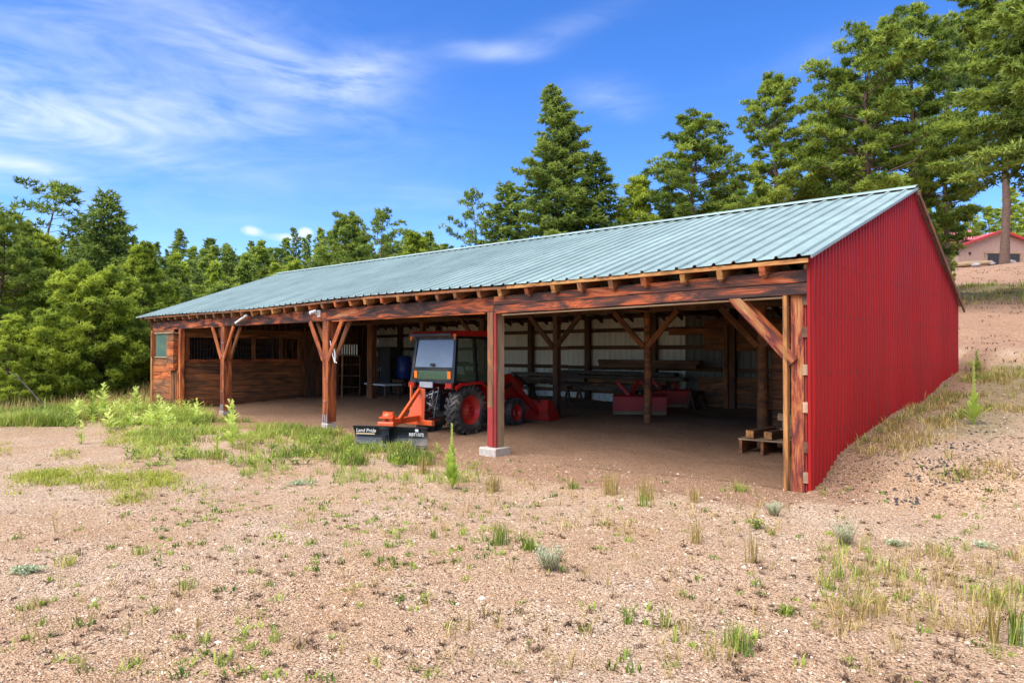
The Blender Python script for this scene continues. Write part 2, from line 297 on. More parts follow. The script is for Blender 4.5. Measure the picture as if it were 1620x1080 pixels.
def axis(lo, f0, f1, hi, st):
    a = list(np.arange(f0, f1+1e-6, st)); d = st; p = f1
    while p < hi: d *= 1.13; p += d; a.append(min(p, hi))
    d = st; p = f0
    while p > lo: d *= 1.13; p -= d; a.insert(0, max(p, lo))
    return a
xs = sorted(set([round(v, 4) for v in axis(-900, -26, 9, 900, .14)]+[-.005, .005])); ys = sorted(set([round(v, 4) for v in axis(-300, -9.5, 12, 1200, .14)]+[10.02, 10.03, 0.0, -.001]))
GX, GY = np.meshgrid(xs, ys); GZ = H(GX, GY); nx, ny = len(xs), len(ys)
idx = np.arange(nx*ny).reshape(ny, nx); Fq = np.stack([idx[:-1, :-1], idx[:-1, 1:], idx[1:, 1:], idx[1:, :-1]], -1).reshape(-1, 4)
def ground_mat():
    m, n, l, p = new_mat('gravelly_ground'); p.inputs['Roughness'].default_value = .95; p.inputs['Specular IOR Level'].default_value = .15
    g = n.new('ShaderNodeNewGeometry'); P = g.outputs['Position']
    def nz(s, d=6, r=.6): x = n.new('ShaderNodeTexNoise'); x.inputs['Scale'].default_value = s; x.inputs['Detail'].default_value = d; x.inputs['Roughness'].default_value = r; l.new(P, x.inputs[0]); return x.outputs[0]
    def ramp(f, st, interp='LINEAR'):
        r = n.new('ShaderNodeValToRGB'); r.color_ramp.interpolation = interp; e = r.color_ramp.elements
        while len(e) < len(st): e.new(.5)
        for i, (q, c) in enumerate(st): e[i].position = q; e[i].color = (*c, 1) if len(c) == 3 else c
        l.new(f, r.inputs[0]); return r.outputs[0]
    def mix(f, a, b, bt='MIX'):
        x = n.new('ShaderNodeMix'); x.data_type = 'RGBA'; x.blend_type = bt
        for s, v in ((0, f), (6, a), (7, b)):
            if isinstance(v, (int, float)): x.inputs[s].default_value = v
            elif isinstance(v, tuple): x.inputs[s].default_value = (*v, 1)
            else: l.new(v, x.inputs[s])
        return x.outputs[2]
    v = n.new('ShaderNodeTexVoronoi'); v.inputs['Scale'].default_value = 58; l.new(P, v.inputs[0]); s = n.new('ShaderNodeSeparateColor'); l.new(v.outputs['Color'], s.inputs[0])
    grav = ramp(s.outputs[0], [(0, (.10, .055, .033)), (.15, (.30, .18, .10)), (.27, (.63, .45, .30)), (.7, (.76, .59, .43)), (1, (.85, .74, .58))])
    v2 = n.new('ShaderNodeTexVoronoi'); v2.inputs['Scale'].default_value = 130; l.new(P, v2.inputs[0]); s2 = n.new('ShaderNodeSeparateColor'); l.new(v2.outputs['Color'], s2.inputs[0])
    finec = ramp(s2.outputs[0], [(0, (.18, .10, .06)), (.3, (.58, .39, .235)), (1, (.80, .62, .44))])
    base = mix(ramp(nz(1.3, 7, .7), [(.38, (0, 0, 0)), (.62, (1, 1, 1))]), grav, finec)
    big = ramp(nz(.35, 5, .6), [(.3, (.92, .76, .62)), (.7, (1.06, 1.02, .98))]); base = mix(1, base, big, 'MULTIPLY')
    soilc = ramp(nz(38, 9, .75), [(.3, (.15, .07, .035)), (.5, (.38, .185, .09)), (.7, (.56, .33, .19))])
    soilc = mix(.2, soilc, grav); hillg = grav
    hillc = ramp(nz(9, 9, .78), [(.3, (.20, .09, .05)), (.5, (.47, .25, .14)), (.7, (.64, .41, .26))])
    grassc = ramp(nz(3.1, 9, .8), [(.3, (.10, .12, .03)), (.5, (.24, .22, .07)), (.72, (.42, .34, .16))])
    a1 = n.new('ShaderNodeAttribute'); a1.attribute_name = 'zones'; z = n.new('ShaderNodeSeparateColor'); l.new(a1.outputs['Color'], z.inputs[0])
    def edge(ch, amt=.6):
        x = n.new('ShaderNodeMath'); x.operation = 'MULTIPLY_ADD'; l.new(nz(5, 8, .75), x.inputs[0]); x.inputs[1].default_value = amt
        y = n.new('ShaderNodeMath'); y.operation = 'SUBTRACT'; l.new(ch, y.inputs[0]); y.inputs[1].default_value = amt/2; l.new(y.outputs[0], x.inputs[2])
        return ramp(x.outputs[0], [(.25, (0, 0, 0)), (.75, (1, 1, 1))])
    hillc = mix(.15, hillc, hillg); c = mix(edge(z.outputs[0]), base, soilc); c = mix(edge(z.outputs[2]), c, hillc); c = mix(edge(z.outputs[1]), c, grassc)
    l.new(c, p.inputs['Base Color'])
    # relief
    d1 = n.new('ShaderNodeMath'); d1.operation = 'MULTIPLY'; l.new(v.outputs['Distance'], d1.inputs[0]); d1.inputs[1].default_value = -1.0
    d2 = n.new('ShaderNodeMath'); d2.operation = 'ADD'; l.new(d1.outputs[0], d2.inputs[0]); l.new(nz(22, 9, .75), d2.inputs[1])
    b = n.new('ShaderNodeBump'); b.inputs['Strength'].default_value = 1; b.inputs['Distance'].default_value = .035; l.new(d2.outputs[0], b.inputs['Height'])
    b2 = n.new('ShaderNodeBump'); b2.inputs['Strength'].default_value = .8; b2.inputs['Distance'].default_value = .12; l.new(nz(3.2, 7, .65), b2.inputs['Height']); l.new(b.outputs[0], b2.inputs['Normal']); l.new(b2.outputs[0], p.inputs['Normal'])
    return m
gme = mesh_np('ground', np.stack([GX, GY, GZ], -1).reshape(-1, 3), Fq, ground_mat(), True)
inside = (GX < .1) & (GX > -23.6) & (GY < 10)
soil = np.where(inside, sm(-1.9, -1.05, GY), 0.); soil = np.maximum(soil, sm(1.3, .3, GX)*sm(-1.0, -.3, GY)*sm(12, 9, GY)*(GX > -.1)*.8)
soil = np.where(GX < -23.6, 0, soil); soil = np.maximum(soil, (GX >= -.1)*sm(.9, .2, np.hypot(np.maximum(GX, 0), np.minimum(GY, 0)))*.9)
hillz = sm(11, 15, GY)*sm(-60, -20, GX); bank = sm(24, 29, GY)*sm(48, 42, GY)
grz = np.maximum(np.maximum(sm(-13.5, -19, GX+.35*GY)*(GY < 1)*.34, sm(-22, -25, GX)), bank*hillz*.62)
grz = np.maximum(grz, sm(100, 130, GY)); 
dry = sm(2.6, 1.4, GX)*sm(.3, .9, GX)*sm(1.5, 3, GY)*sm(12.5, 10.5, GY)*.5; grz = np.maximum(grz, dry); grz = np.where(inside & (GY > -.6), 0, grz)
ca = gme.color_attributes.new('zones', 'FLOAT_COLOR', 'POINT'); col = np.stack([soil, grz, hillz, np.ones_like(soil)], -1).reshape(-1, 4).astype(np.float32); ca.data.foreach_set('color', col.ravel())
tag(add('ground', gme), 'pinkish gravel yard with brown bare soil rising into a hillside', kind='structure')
# ------------------------------------------------------------------ scatter helpers
def blades(name, P, hgt, wid, lean, mat, nb=1, tint=None, spread=.03, bend=.5):
    """P (n,3) roots; nb blades at each, two-segment tapering blades; returns the mesh"""
    n = len(P)*nb; base = np.repeat(P, nb, 0)+np.c_[rng.normal(0, spread, (n, 2)), np.zeros(n)]; h = np.repeat(hgt, nb)*rng.uniform(.6, 1.15, n); a = rng.uniform(0, 2*np.pi, n)
    d = np.c_[np.cos(a), np.sin(a)]; s = np.c_[-d[:, 1], d[:, 0]]; le = lean*rng.uniform(.3, 1.4, n); w2 = wid*rng.uniform(.6, 1.3, n)/2; V = np.zeros((n, 5, 3))
    for k, (t, ww) in enumerate(((0, 1), (.55, .75))):
        off = d*(le*h*(t**1.8)*(.5+bend))[:, None]
        for q, sg in enumerate((-1, 1)):
            V[:, k*2+q, :2] = base[:, :2]+off+s*(sg*w2*ww)[:, None]; V[:, k*2+q, 2] = base[:, 2]+h*t-.01*(t == 0)
    V[:, 4, :2] = base[:, :2]+d*(le*h*(.5+bend))[:, None]; V[:, 4, 2] = base[:, 2]+h*(1-.25*np.minimum(le, 1.5))
    i0 = np.arange(n)*5; F = np.concatenate([np.c_[i0, i0+1, i0+3], np.c_[i0, i0+3, i0+2], np.c_[i0+2, i0+3, i0+4]])
    me = mesh_np(name, V.reshape(-1, 3), F, mat); tt = rng.random(n) if tint is None else np.clip(np.repeat(tint, nb)+rng.normal(0, .13, n), 0, 1)
    at_ = me.attributes.new('tint', 'FLOAT', 'POINT'); at_.data.foreach_set('value', np.repeat(tt, 5).astype(np.float32)); return me
# ------------------------------------------------------------------ trees
def tufts(P, D, S, n, wid, spread):
    k = len(P); P = np.repeat(P, n, 0); D = np.repeat(D, n, 0); S = np.repeat(S, n)
    d = D*spread+rng.normal(0, 1, P.shape); d /= np.linalg.norm(d, axis=1)[:, None]; s = np.cross(d, rng.normal(0, 1, P.shape)); s /= np.linalg.norm(s, axis=1)[:, None]
    ln = (S*rng.uniform(.7, 1.2, len(P)))[:, None]; w_ = s*(wid*S)[:, None]; st = P+d*ln*.05
    return np.stack([st-w_*.6, st+w_*.6, P+d*ln], 1)
def tree_proto(kind, h, rad, base_f, seed, nbr, needle, dens, fol, bark, tr=.02, detail=10, wid=.13, lean=0):
    global rng
    old = rng; rng = np.random.default_rng(seed); r = random.Random(seed); mb = MB(); Ps = []; Ds = []; Ss = []; Ts = []
    bend = [Vector((r.uniform(-.02, .02)*h*k+lean*h*k*k/25, r.uniform(-.02, .02)*h*k, 0)) for k in range(6)]
    def trunk(z):
        t = z/h*5; i = min(int(t), 4); f = t-i; return bend[i].lerp(bend[i+1], f)*.35+Vector((0, 0, z))
    mb.tube([trunk(h*k/10)-Vector((0, 0, .6 if k == 0 else 0)) for k in range(11)], [max(.012, h*tr*(1-k/10)**.8*(1.25 if k == 0 else 1)) for k in range(11)], 9, 0, False)
    ga = r.uniform(0, 6)
    for b in range(nbr):
        f = (b+.5)/nbr; z = h*(base_f+(1-base_f)*f**.92*.985); tt = (z/h-base_f)/(1-base_f); ga += 2.39996+r.uniform(-.5, .5)
        if kind == 'fir': R = rad*(1-tt)**.85+.12; el = R_(-12+34*tt+r.uniform(-9, 9)); R *= r.uniform(.72, 1.12)
        elif kind == 'bush': R = rad*math.sqrt(max(0.02, 1-(max(tt-.25, 0)/.78)**2))*(.55+.45*min(1, tt/.25)); el = R_(15+30*tt+r.uniform(-10, 10)); R *= r.uniform(.8, 1.1)
        elif kind == 'cone': R = rad*(1-tt)**.7*(.75+.25*min(1, tt/.2))+.2; el = R_(2+40*tt+r.uniform(-10, 10)); R *= r.uniform(.7, 1.15)
        else: R = rad*math.sin(math.pi*(.16+.80*tt))**.75; el = R_(-14+48*tt+r.uniform(-14, 14)); R *= r.uniform(.5, 1.18)
        o = trunk(z); dr = Vector((math.cos(ga), math.sin(ga), 0)); pts = []; curl = {'fir': .16, 'bush': .25, 'cone': .2, 'pond': .28}[kind]
        for k in range(5):
            s = k/4; q = o+dr*(R*s*math.cos(el))+Vector((0, 0, R*s*math.sin(el)+curl*R*s*s*(.6 if kind != 'fir' else (.5 if tt > .3 else -.1))))
            if 0 < k: q += Vector((r.uniform(-1, 1), r.uniform(-1, 1), r.uniform(-.6, .6)))*R*.045
            pts.append(q)
        br = h*tr*.32*(1-.75*tt)*min(1, R/rad+.3); mb.tube(pts, [br, br*.8, br*.6, br*.38, .008], 4, 0, False)
        def on(s): i = min(int(s*4), 3); return pts[i].lerp(pts[i+1], s*4-i)
        side = Vector((-dr.y, dr.x, 0)); tint0 = r.random()
        if kind == 'fir':
            m_ = max(5, int(R*dens)); 
            for k in range(m_):
                s = .12+.88*(k+r.random())/m_; c = on(s); wd = R*.36*(1-s)+.10; p = c+side*r.uniform(-1, 1)*wd+Vector((0, 0, r.uniform(-.10, .04)))+dr*r.uniform(-.1, .15)
                Ps.append(p); Ds.append(dr*.9+side*((p-c).dot(side)/wd)*.8+Vector((0, 0, .25 if tt > .5 else -.05))); Ss.append(needle*r.uniform(.7, 1.2)); Ts.append(.2+.35*s+.3*tint0*r.random()+.12*r.random())  # needles tinted darker toward the shaded inner bough
        else:
            nc = max(2, int(R*{'pond': 1.9, 'bush': 2.6, 'cone': 2.2}[kind])) 
            for c_ in range(nc):
                s = (.30 if kind != 'pond' else .38)+(.70 if kind != 'pond' else .62)*((c_+r.uniform(.3, 1))/nc) if nc > 1 else 1; s = min(s, 1)
                cw = .30*R*(1.15-s)+.12; c = on(s)+side*r.uniform(-1, 1)*cw*1.1
                if r.random() < .7: mb.tube([on(max(0, s-.16)), c], [br*.3+.004, .006], 3, 0, False)
                cr = ((.22+.065*min(R, 4)) if kind == 'pond' else (.15+.055*min(R, 3.5)))*r.uniform(.7, 1.25); tc_ = r.random()
                for _ in range(int(dens*r.uniform(.7, 1.2))):
                    v = Vector((r.gauss(0, 1), r.gauss(0, 1), abs(r.gauss(0, .75))-.25)); v = v.normalized()*cr*r.random()**.4; v.z *= {'pond': .62, 'bush': 1.15, 'cone': 1.0}[kind]
                    Ps.append(c+v); Ds.append((v/cr+Vector((0, 0, .75))+dr*.3)); Ss.append(needle*r.uniform(.75, 1.2)); Ts.append(.06+.55*tc_+.42*(v.z/cr+.25)+.2*r.random())  # clump tops tinted lighter, undersides darker, to carry light and shade
    # leader
    for k in range(16 if kind != 'pond' else 40):
        z = h*(1-.07*r.random()); Ps.append(trunk(z)+Vector((r.gauss(0, .05), r.gauss(0, .05), 0))*(1 if kind == 'fir' else 4)); Ds.append(Vector((r.gauss(0, .4), r.gauss(0, .4), 1))); Ss.append(needle*.9); Ts.append(.6)
    P = np.array([tuple(p) for p in Ps]); D = np.array([tuple(d) for d in Ds]); D /= np.linalg.norm(D, axis=1)[:, None]; S = np.array(Ss)
    detail = max(5, int(detail*.8)); T = tufts(P, D, S, detail, wid*1.7, .9 if kind != 'fir' else 1.3); nT = len(T); V = T.reshape(-1, 3); F = np.arange(nT*3).reshape(-1, 3)
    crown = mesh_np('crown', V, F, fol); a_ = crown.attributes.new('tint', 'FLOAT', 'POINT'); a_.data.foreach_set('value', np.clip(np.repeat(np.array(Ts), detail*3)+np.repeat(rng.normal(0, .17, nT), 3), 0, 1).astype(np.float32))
    tk = mb.mesh('trunk', bark); rng = old; return (tk, crown, h)
def plant_tree(name, proto, x, y, h, rz, label, group=None, sx=1, cat='tree', z=None):
    s = h/proto[2]; z = Hs(x, y) if z is None else z
    o = bpy.data.objects.new(name, None); o.location = (x, y, z-.05); o.rotation_euler = (0, 0, rz); o.scale = (s*sx, s*sx, s); o.empty_display_size = .3
    link(o); tag(o, label, cat, group); add('trunk', proto[0], o, local=True); add('crown', proto[1], o, local=True); return o
def ty(px, depth, topy):
    x, y = at(px, depth); return x, y, zat(topy, depth)-Hs(x, y)
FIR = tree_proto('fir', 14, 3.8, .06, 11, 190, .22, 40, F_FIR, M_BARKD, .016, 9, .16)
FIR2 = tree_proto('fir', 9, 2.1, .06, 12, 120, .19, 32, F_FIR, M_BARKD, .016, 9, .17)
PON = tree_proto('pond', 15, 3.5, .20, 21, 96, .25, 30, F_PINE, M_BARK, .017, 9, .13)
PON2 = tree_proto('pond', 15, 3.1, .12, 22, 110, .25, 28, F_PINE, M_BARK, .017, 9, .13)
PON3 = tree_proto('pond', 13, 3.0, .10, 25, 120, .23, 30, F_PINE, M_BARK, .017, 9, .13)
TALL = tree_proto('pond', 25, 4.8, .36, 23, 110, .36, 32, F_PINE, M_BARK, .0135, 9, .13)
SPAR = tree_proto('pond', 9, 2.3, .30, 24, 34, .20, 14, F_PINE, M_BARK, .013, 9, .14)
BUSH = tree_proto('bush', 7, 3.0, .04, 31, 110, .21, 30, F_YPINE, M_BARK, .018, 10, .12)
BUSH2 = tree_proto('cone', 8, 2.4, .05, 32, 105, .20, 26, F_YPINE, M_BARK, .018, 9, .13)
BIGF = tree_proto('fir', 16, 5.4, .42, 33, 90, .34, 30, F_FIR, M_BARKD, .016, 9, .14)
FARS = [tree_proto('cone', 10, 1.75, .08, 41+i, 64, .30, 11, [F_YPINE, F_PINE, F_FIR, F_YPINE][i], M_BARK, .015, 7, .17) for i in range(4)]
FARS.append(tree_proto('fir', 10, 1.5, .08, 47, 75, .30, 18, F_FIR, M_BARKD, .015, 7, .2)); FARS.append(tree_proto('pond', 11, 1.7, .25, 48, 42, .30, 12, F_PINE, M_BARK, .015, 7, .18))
for (nm, pr, px, dp, top, rz, sx, lb) in [
    ('fir_tree', FIR, 886, 31, 130, .4, 1.18, 'tallest dark conical fir standing behind the middle of the barn roof'),
    ('fir_tree', FIR2, 943, 30.5, 238, 1.4, 1.6, 'smaller fir leaning against the tall conical fir on its right flank'),
    ('fir_tree', FIR2, 806, 32.5, 285, 2.2, 1.7, 'short fir pressed against the tall conical fir on its left flank'),
    ('pine_tree', SPAR, 748, 33, 304, 4, .8, 'slim thin crowned pine alone just left of the big conical fir'),
    ('pine_tree', BUSH2, 1003, 31, 282, .2, 1.0, 'low bright green pine between the big fir and the round crowned pine'),
    ('pine_tree', PON3, 1104, 30, 185, 1.1, 1.15, 'round crowned pine behind the roof, first right of the big fir'),
    ('pine_tree', PON2, 1228, 32, 118, 2.5, .95, 'narrow tall pine with dark trunk, second right of the big fir'),
    ('pine_tree', PON, 1376, 30, 42, 3.9, 1.0, 'broad tall pine rising behind the roof ridge near its gable'),
    ('pine_tree', PON2, 1450, 33, 22, 5.1, 1.0, 'tall dense pine directly above the peak of the red gable'),
    ('pine_tree', PON2, 1318, 36, 120, .7, .8, 'pine half hidden behind the broad tall pine on its left side'),
    ('pine_tree', PON, 1500, 41, 60, 1.7, .7, 'pine behind the dark hanging boughs, left of the bare tall trunk'),
    ('pine_tree', TALL, 1590, 60, -60, .9, 1.0, 'tallest pine with a bare trunk standing before the tan house'),
    ('pine_tree', BUSH2, 1492, 44, 325, 2.9, .6, 'small bright pine at the edge of the hill behind the red gable'),
    ('pine_tree', BIGF, 1668, 27, -60, 2.1, 1.15, 'dark heavy boughed conifer whose branches hang in from the right edge')]:
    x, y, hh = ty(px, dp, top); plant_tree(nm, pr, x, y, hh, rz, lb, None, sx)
for (nm, pr, px, dp, top, rz, sx, lb) in [
    ('pine_tree', BUSH, 150, 27, 448, .4, 1.05, 'round bushy bright green pine just left of the barn corner'),
    ('pine_tree', BUSH2, 62, 30, 372, 2.4, .95, 'large bushy green pine at the left edge of the yard'),
    ('pine_tree', PON3, 8, 28, 345, 1.9, .9, 'dense pine cut by the left edge of the view'),
    ('fir_tree', FIR2, 112, 31, 405, .3, 1.5, 'dark fir behind the round bushy pine near the barn corner'),
    ('pine_tree', SPAR, 80, 36, 292, .9, 1.2, 'sparse dark topped pine poking above the bushy left edge pines'),
    ('fir_tree', FIR2, 175, 36, 300, 3.1, 1.35, 'dark pointed fir between the sparse pine and the forest'),
    ('pine_tree', BUSH2, 225, 33, 392, 5.5, .95, 'leafy green pine behind the left corner of the barn roof'),
    ('pine_tree', BUSH2, 15, 25, 500, 1.4, 1.1, 'low dark green pine at the far left edge above the grass'),
    ('pine_tree', PON3, 548, 48, 342, .4, .9, 'green pine topping the forest line above the barn roof'),
    ('pine_tree', SPAR, 608, 46, 336, 2.0, 1.0, 'open crowned pine beside the forest top pine above the roof'),
    ('pine_tree', BUSH2, 662, 44, 372, 2.9, 1.0, 'rounded pine where the forest line meets the roof ridge')]:
    x, y, hh = ty(px, dp, top); plant_tree(nm, pr, x, y, hh, rz, lb, None, sx)
# forest slope beyond the barn's left end
cnt = 0
fl = 'green conifer in the dense forest slope beyond the left end of the barn'
for row, (dp, n_, t0) in enumerate([(30, 10, 490), (36, 14, 462), (42, 20, 444), (50, 26, 428), (60, 32, 414), (72, 38, 404), (86, 42, 396), (104, 46, 389), (126, 46, 385)]):
    for i in range(n_):
        px = -140+(i+random.uniform(.1, .9))/n_*(860 if row > 2 else 500); d = dp*random.uniform(.93, 1.08); x, y = at(px, d)
        if -25.5 < x and y < 13: continue
        top = t0+random.uniform(-14, 26)+(random.uniform(-26, -8) if row > 5 and random.random() < .22 else 0)+max(0, 120-px)*-.12; gz = Hs(x, y); hh = zat(top, d)-gz
        if hh < 3: hh = random.uniform(3, 4.5)
        pr = FARS[random.choice([0, 1, 2, 3, 4, 4, 5, 5])] if row > 1 else random.choice([BUSH2, PON3, FARS[3], FARS[4], FIR2])
        kd = {id(FARS[2]): 'blue green pine', id(PON3): 'dense green ponderosa', id(FIR2): 'small dark fir', id(FARS[4]): 'dark pointed fir', id(FARS[5]): 'open crowned pine', id(FARS[0]): 'bright yellow green pine', id(FARS[1]): 'mid green pine', id(FARS[3]): 'broad bright green pine'}.get(id(pr), 'bushy green pine')
        rw = 'lowest front row' if row < 2 else ('front middle row', 'middle row', 'upper middle row', 'upper row', 'far upper row', 'row below the skyline', 'skyline row')[row-2]
        wh = 'at the left edge' if px < 120 else ('behind the barn corner' if px < 260 else ('above the low end of the roof' if px < 480 else 'above the middle of the roof'))
        plant_tree('forest_tree', pr, x, y, min(hh, 15), random.uniform(0, 6.3), f'{kd}, {rw}, forest {wh}', f'conifers of the forest beyond the barn, {kd} {rw} {wh}' if False else 'conifers of the forest beyond the barn', random.uniform(.9, 1.25)); cnt += 1
hl = ['in the gap under the boughs left of the house', 'just left of the log porch', 'above the log porch roof', 'behind the left slope of the house roof', 'behind the peak of the house roof', 'behind the right slope of the house roof', 'at the far right behind the house']
for i in range(14):                       # behind the house and the right hill
    px = 1440+(i//2)*32+(i % 2)*14; d = 98+(i % 2)*16+random.uniform(0, 6); x, y = at(px, d)
    plant_tree('forest_tree', FARS[[0, 5][i % 2]], x, y, random.uniform(10, 14), random.uniform(0, 6.3), ('nearer bright pine ' if i % 2 == 0 else 'farther open crowned pine ')+hl[i//2], 'conifers on the hilltop behind the house', 1.2)
lo = ['right beside the low bright pine', 'filling the space before the round crowned pine', 'under the left half of the round crowned pine', 'under the right half of the round crowned pine', 'between the round crowned and the narrow pine', 'at the left foot of the narrow tall pine', 'at the right foot of the narrow tall pine', 'left of the half hidden pine', 'at the foot of the half hidden pine', 'at the left foot of the broad tall pine', 'at the right foot of the broad tall pine', 'below the tall dense pine']
for i in range(12):
    px = 975+i*38+random.uniform(-8, 8); d = random.uniform(40, 50); x, y = at(px, d)
    plant_tree('forest_tree', [BUSH2, PON3][i % 2], x, y, random.uniform(7, 9), random.uniform(0, 6.3), 'low green pine '+lo[i], 'pines low behind the barn roof', .95)
# ------------------------------------------------------------------ the barn
barn = thing('pole_barn', 'long open fronted pole barn with teal metal roof and red metal gable wall', 'barn', (-11.75, 5, 0))
XL = -23.5; YR = 5.6; YB = 10.0; YE = -.30; ZE = 3.10
def zr(x): return 5.0+.26*(-x/23.5)
def ze(x): return ZE+.03*math.sin(x*.5)-.02
def zroof(x, y):
    if y <= YR: return ze(x)+(zr(x)-ze(x))*(y-YE)/(YR-YE)
    return zr(x)+(3.06-zr(x))*(y-YR)/(YB-YR)
PW = .885; x = .10; k = 0
while x > XL-.42:
    prof = []
    for r_ in range(3):
        c = x-PW*(r_+.5)/3; prof += [(c+.034, 0), (c+.018, .034), (c-.018, .034), (c-.034, 0)]
        if r_ < 2: prof += [(c-.135, 0), (c-.147, .004), (c-.16, 0)]
    prof = [(x+.012, .001)]+prof+[(x-PW, 0)]
    for side in (0, 1):
        rows = [YE, 1.2, 2.7, 4.2, YR-.01] if side == 0 else [YR+.01, 7.1, 8.6, YB+.28]
        V = []; dz = random.uniform(-.004, .004)
        for yy in rows: V += [(a, yy+(random.uniform(-.012, .012) if yy == rows[0] and side == 0 else 0), zroof(a, yy)+b+dz) for a, b in prof]
        n_ = len(prof); Fc = [(j*n_+i, j*n_+i+1, (j+1)*n_+i+1, (j+1)*n_+i) for j in range(len(rows)-1) for i in range(n_-1)]
        mb = MB(); mb.poly(V, Fc); me = mb.mesh('roof_panel', M_ROOF); o = add('roof_panel', me, barn)
    x -= PW-.002
XEND = x
# screw lines and ridge cap in lengths
mb = MB(); xx = .0
scr = MB()
for row in (.0, 4.75):
    q = .05
    while q > XEND+.2:
        scr.box((q-.07, row+random.uniform(-.02, .02), zroof(q-.07, row)+.006), (.014, .014, .010)); q -= .295
o = scr.put('roof_screw', M_DARKIN, barn); o['kind'] = 'stuff'
xx = .12
while xx > XEND+.1:
    x2 = max(xx-3.05, XEND-.02); mb = MB()
    for s in (-1, 1):
        pass
    P = []
    for a in (xx, x2+.004):
        z0 = zr(a)+.035; P += [(a, YR-.20, z0-.055), (a, YR-.18, z0-.028), (a, YR-.02, z0+.028), (a, YR+.02, z0+.028), (a, YR+.18, z0-.06), (a, YR+.20, z0-.085)]
    mb.poly(P, [(i, i+1, i+7, i+6) for i in range(5)]); mb.put('ridge_cap', M_ROOF, barn); xx = x2
gap_shade = MB(); q = .05  # dark blocks stand in for the shaded gaps under the ridge cap edge
while q > XEND+.2: gap_shade.box((q-.2, YR-.185, zroof(q-.2, YR-.185)+.012), (.12, .02, .028)); q -= .59
o = gap_shade.put('ridge_gap_shade', M_DARKIN, barn); o['kind'] = 'stuff'
# rake trims
for (a, b, mt, nm) in [((.14, YR-.05, zr(0)-.10), (.14, YB+.30, 3.06-.10-.13), W_BROWN, 'rake_board'), ((XL-.45, YE, ze(XL)-.07), (XL-.45, YR, zr(XL)-.08), W_BROWN, 'rake_board'), ((XL-.45, YR, zr(XL)-.08), (XL-.45, YB+.28, 2.85), W_BROWN, 'rake_board')]:
    timber(nm, a, b, .035, .10, mt, barn)
timber('rake_flashing', (.115, YE, ze(0)-.012), (.115, YR, zr(0)-.015), .02, .05, M_ROOF, barn)
timber('eave_board', (.06, YE+.045, ze(0)-.055), (-5.3, YE+.045, ze(-5.3)-.05), .03, .06, W_YEL, barn)
for a in range(4): timber('eave_board', (-5.32-a*4.6, YE+.045, ze(-5.3-a*4.6)-.05), (-5.32-a*4.6-4.58, YE+.045, ze(-9.9-a*4.6)-.05), .03, .055, W_BROWN, barn)
# rafters
q = -.55; i = 0
while q > XL-.1:
    j = random.uniform(-.03, .03); m_ = random.choice([W_YEL, W_POST, W_BROWN]) if q > -17 else W_BROWN
    zz = lambda y: zroof(q, y)-.145
    timber('rafter', (q+j, YE+.07+random.uniform(0, .06), zz(YE+.07)), (q+j, YR-.03, zz(YR-.03)), .065, .215, W_BROWN, barn)
    # tail block, brighter wood stands in for the sunlit rafter end
    timber('rafter', (q+j, YR+.03, zz(YR+.03)), (q+j, YB+.1, zz(YB+.1)), .06, .19, W_DARK, barn)
    timber('rafter_tail', (q+j+.004, YE+.03+random.uniform(-.01, .05), ze(q)-.135), (q+j+.004, -.02, ze(q)-.135+.07), .085, .13, m_, barn)
    q -= .615; i += 1
for yy in (1.1, 2.6, 4.1, 7.0, 8.5):      # purlins under the sheets
    for a in range(5): timber('purlin', (.02-a*4.7, yy, zroof(-a*4.7, yy)-.04), (.02-(a+1)*4.7+.01, yy, zroof(-(a+1)*4.7, yy)-.04), .09, .03, W_DARK, barn)
# front posts and header beams
BAY = 5.87; PX = [-.12, -5.87, -11.74, -17.61]
hb = [2.76, 2.73, 2.765, 2.765, 2.765]
for i in range(4):
    a = PX[i]+(.02 if i else .12); b = (PX[i+1]+.0) if i < 3 else XL
    yo = -.045 if i == 0 else .0
    if i == 0:
        timber('header_beam', (a, yo, 2.845), (b+.10, yo, 2.80), .14, .165, W_BEAM, barn); timber('header_beam', (a, yo+.004, 2.678), (b+.10, yo+.004, 2.637), .135, .155, W_BEAM, barn)
    else: timber('header_beam', (a, yo+.03, 2.745), (b+.01, yo+.03, 2.755), .14, .29, W_BEAM, barn)
    timber('header_beam', (a-.01, .20, 2.76), (b+.01, .20, 2.76), .06, .28, W_DARK, barn)
timber('beam_ledge', (-.3, -.02, 2.575), (-5.6, -.02, 2.53), .10, .025, W_PALE, barn)
timber('beam_ledge', (-6.1, .02, 2.585), (-11.5, .02, 2.59), .10, .025, W_POST, barn)
def gz(x, y): return Hs(x, y)
p1 = timber('post', (-.165, .07, -.15), (-.165, .07, 2.60), .17, .21, W_WORN, barn)
timber('post', (-.305, -.05, -.10), (-.305, -.05, 2.60), .06, .10, W_YEL, barn)
timber('post', (-.062, .05, -.10), (-.062, .05, 3.0), .03, .14, W_RED, barn)
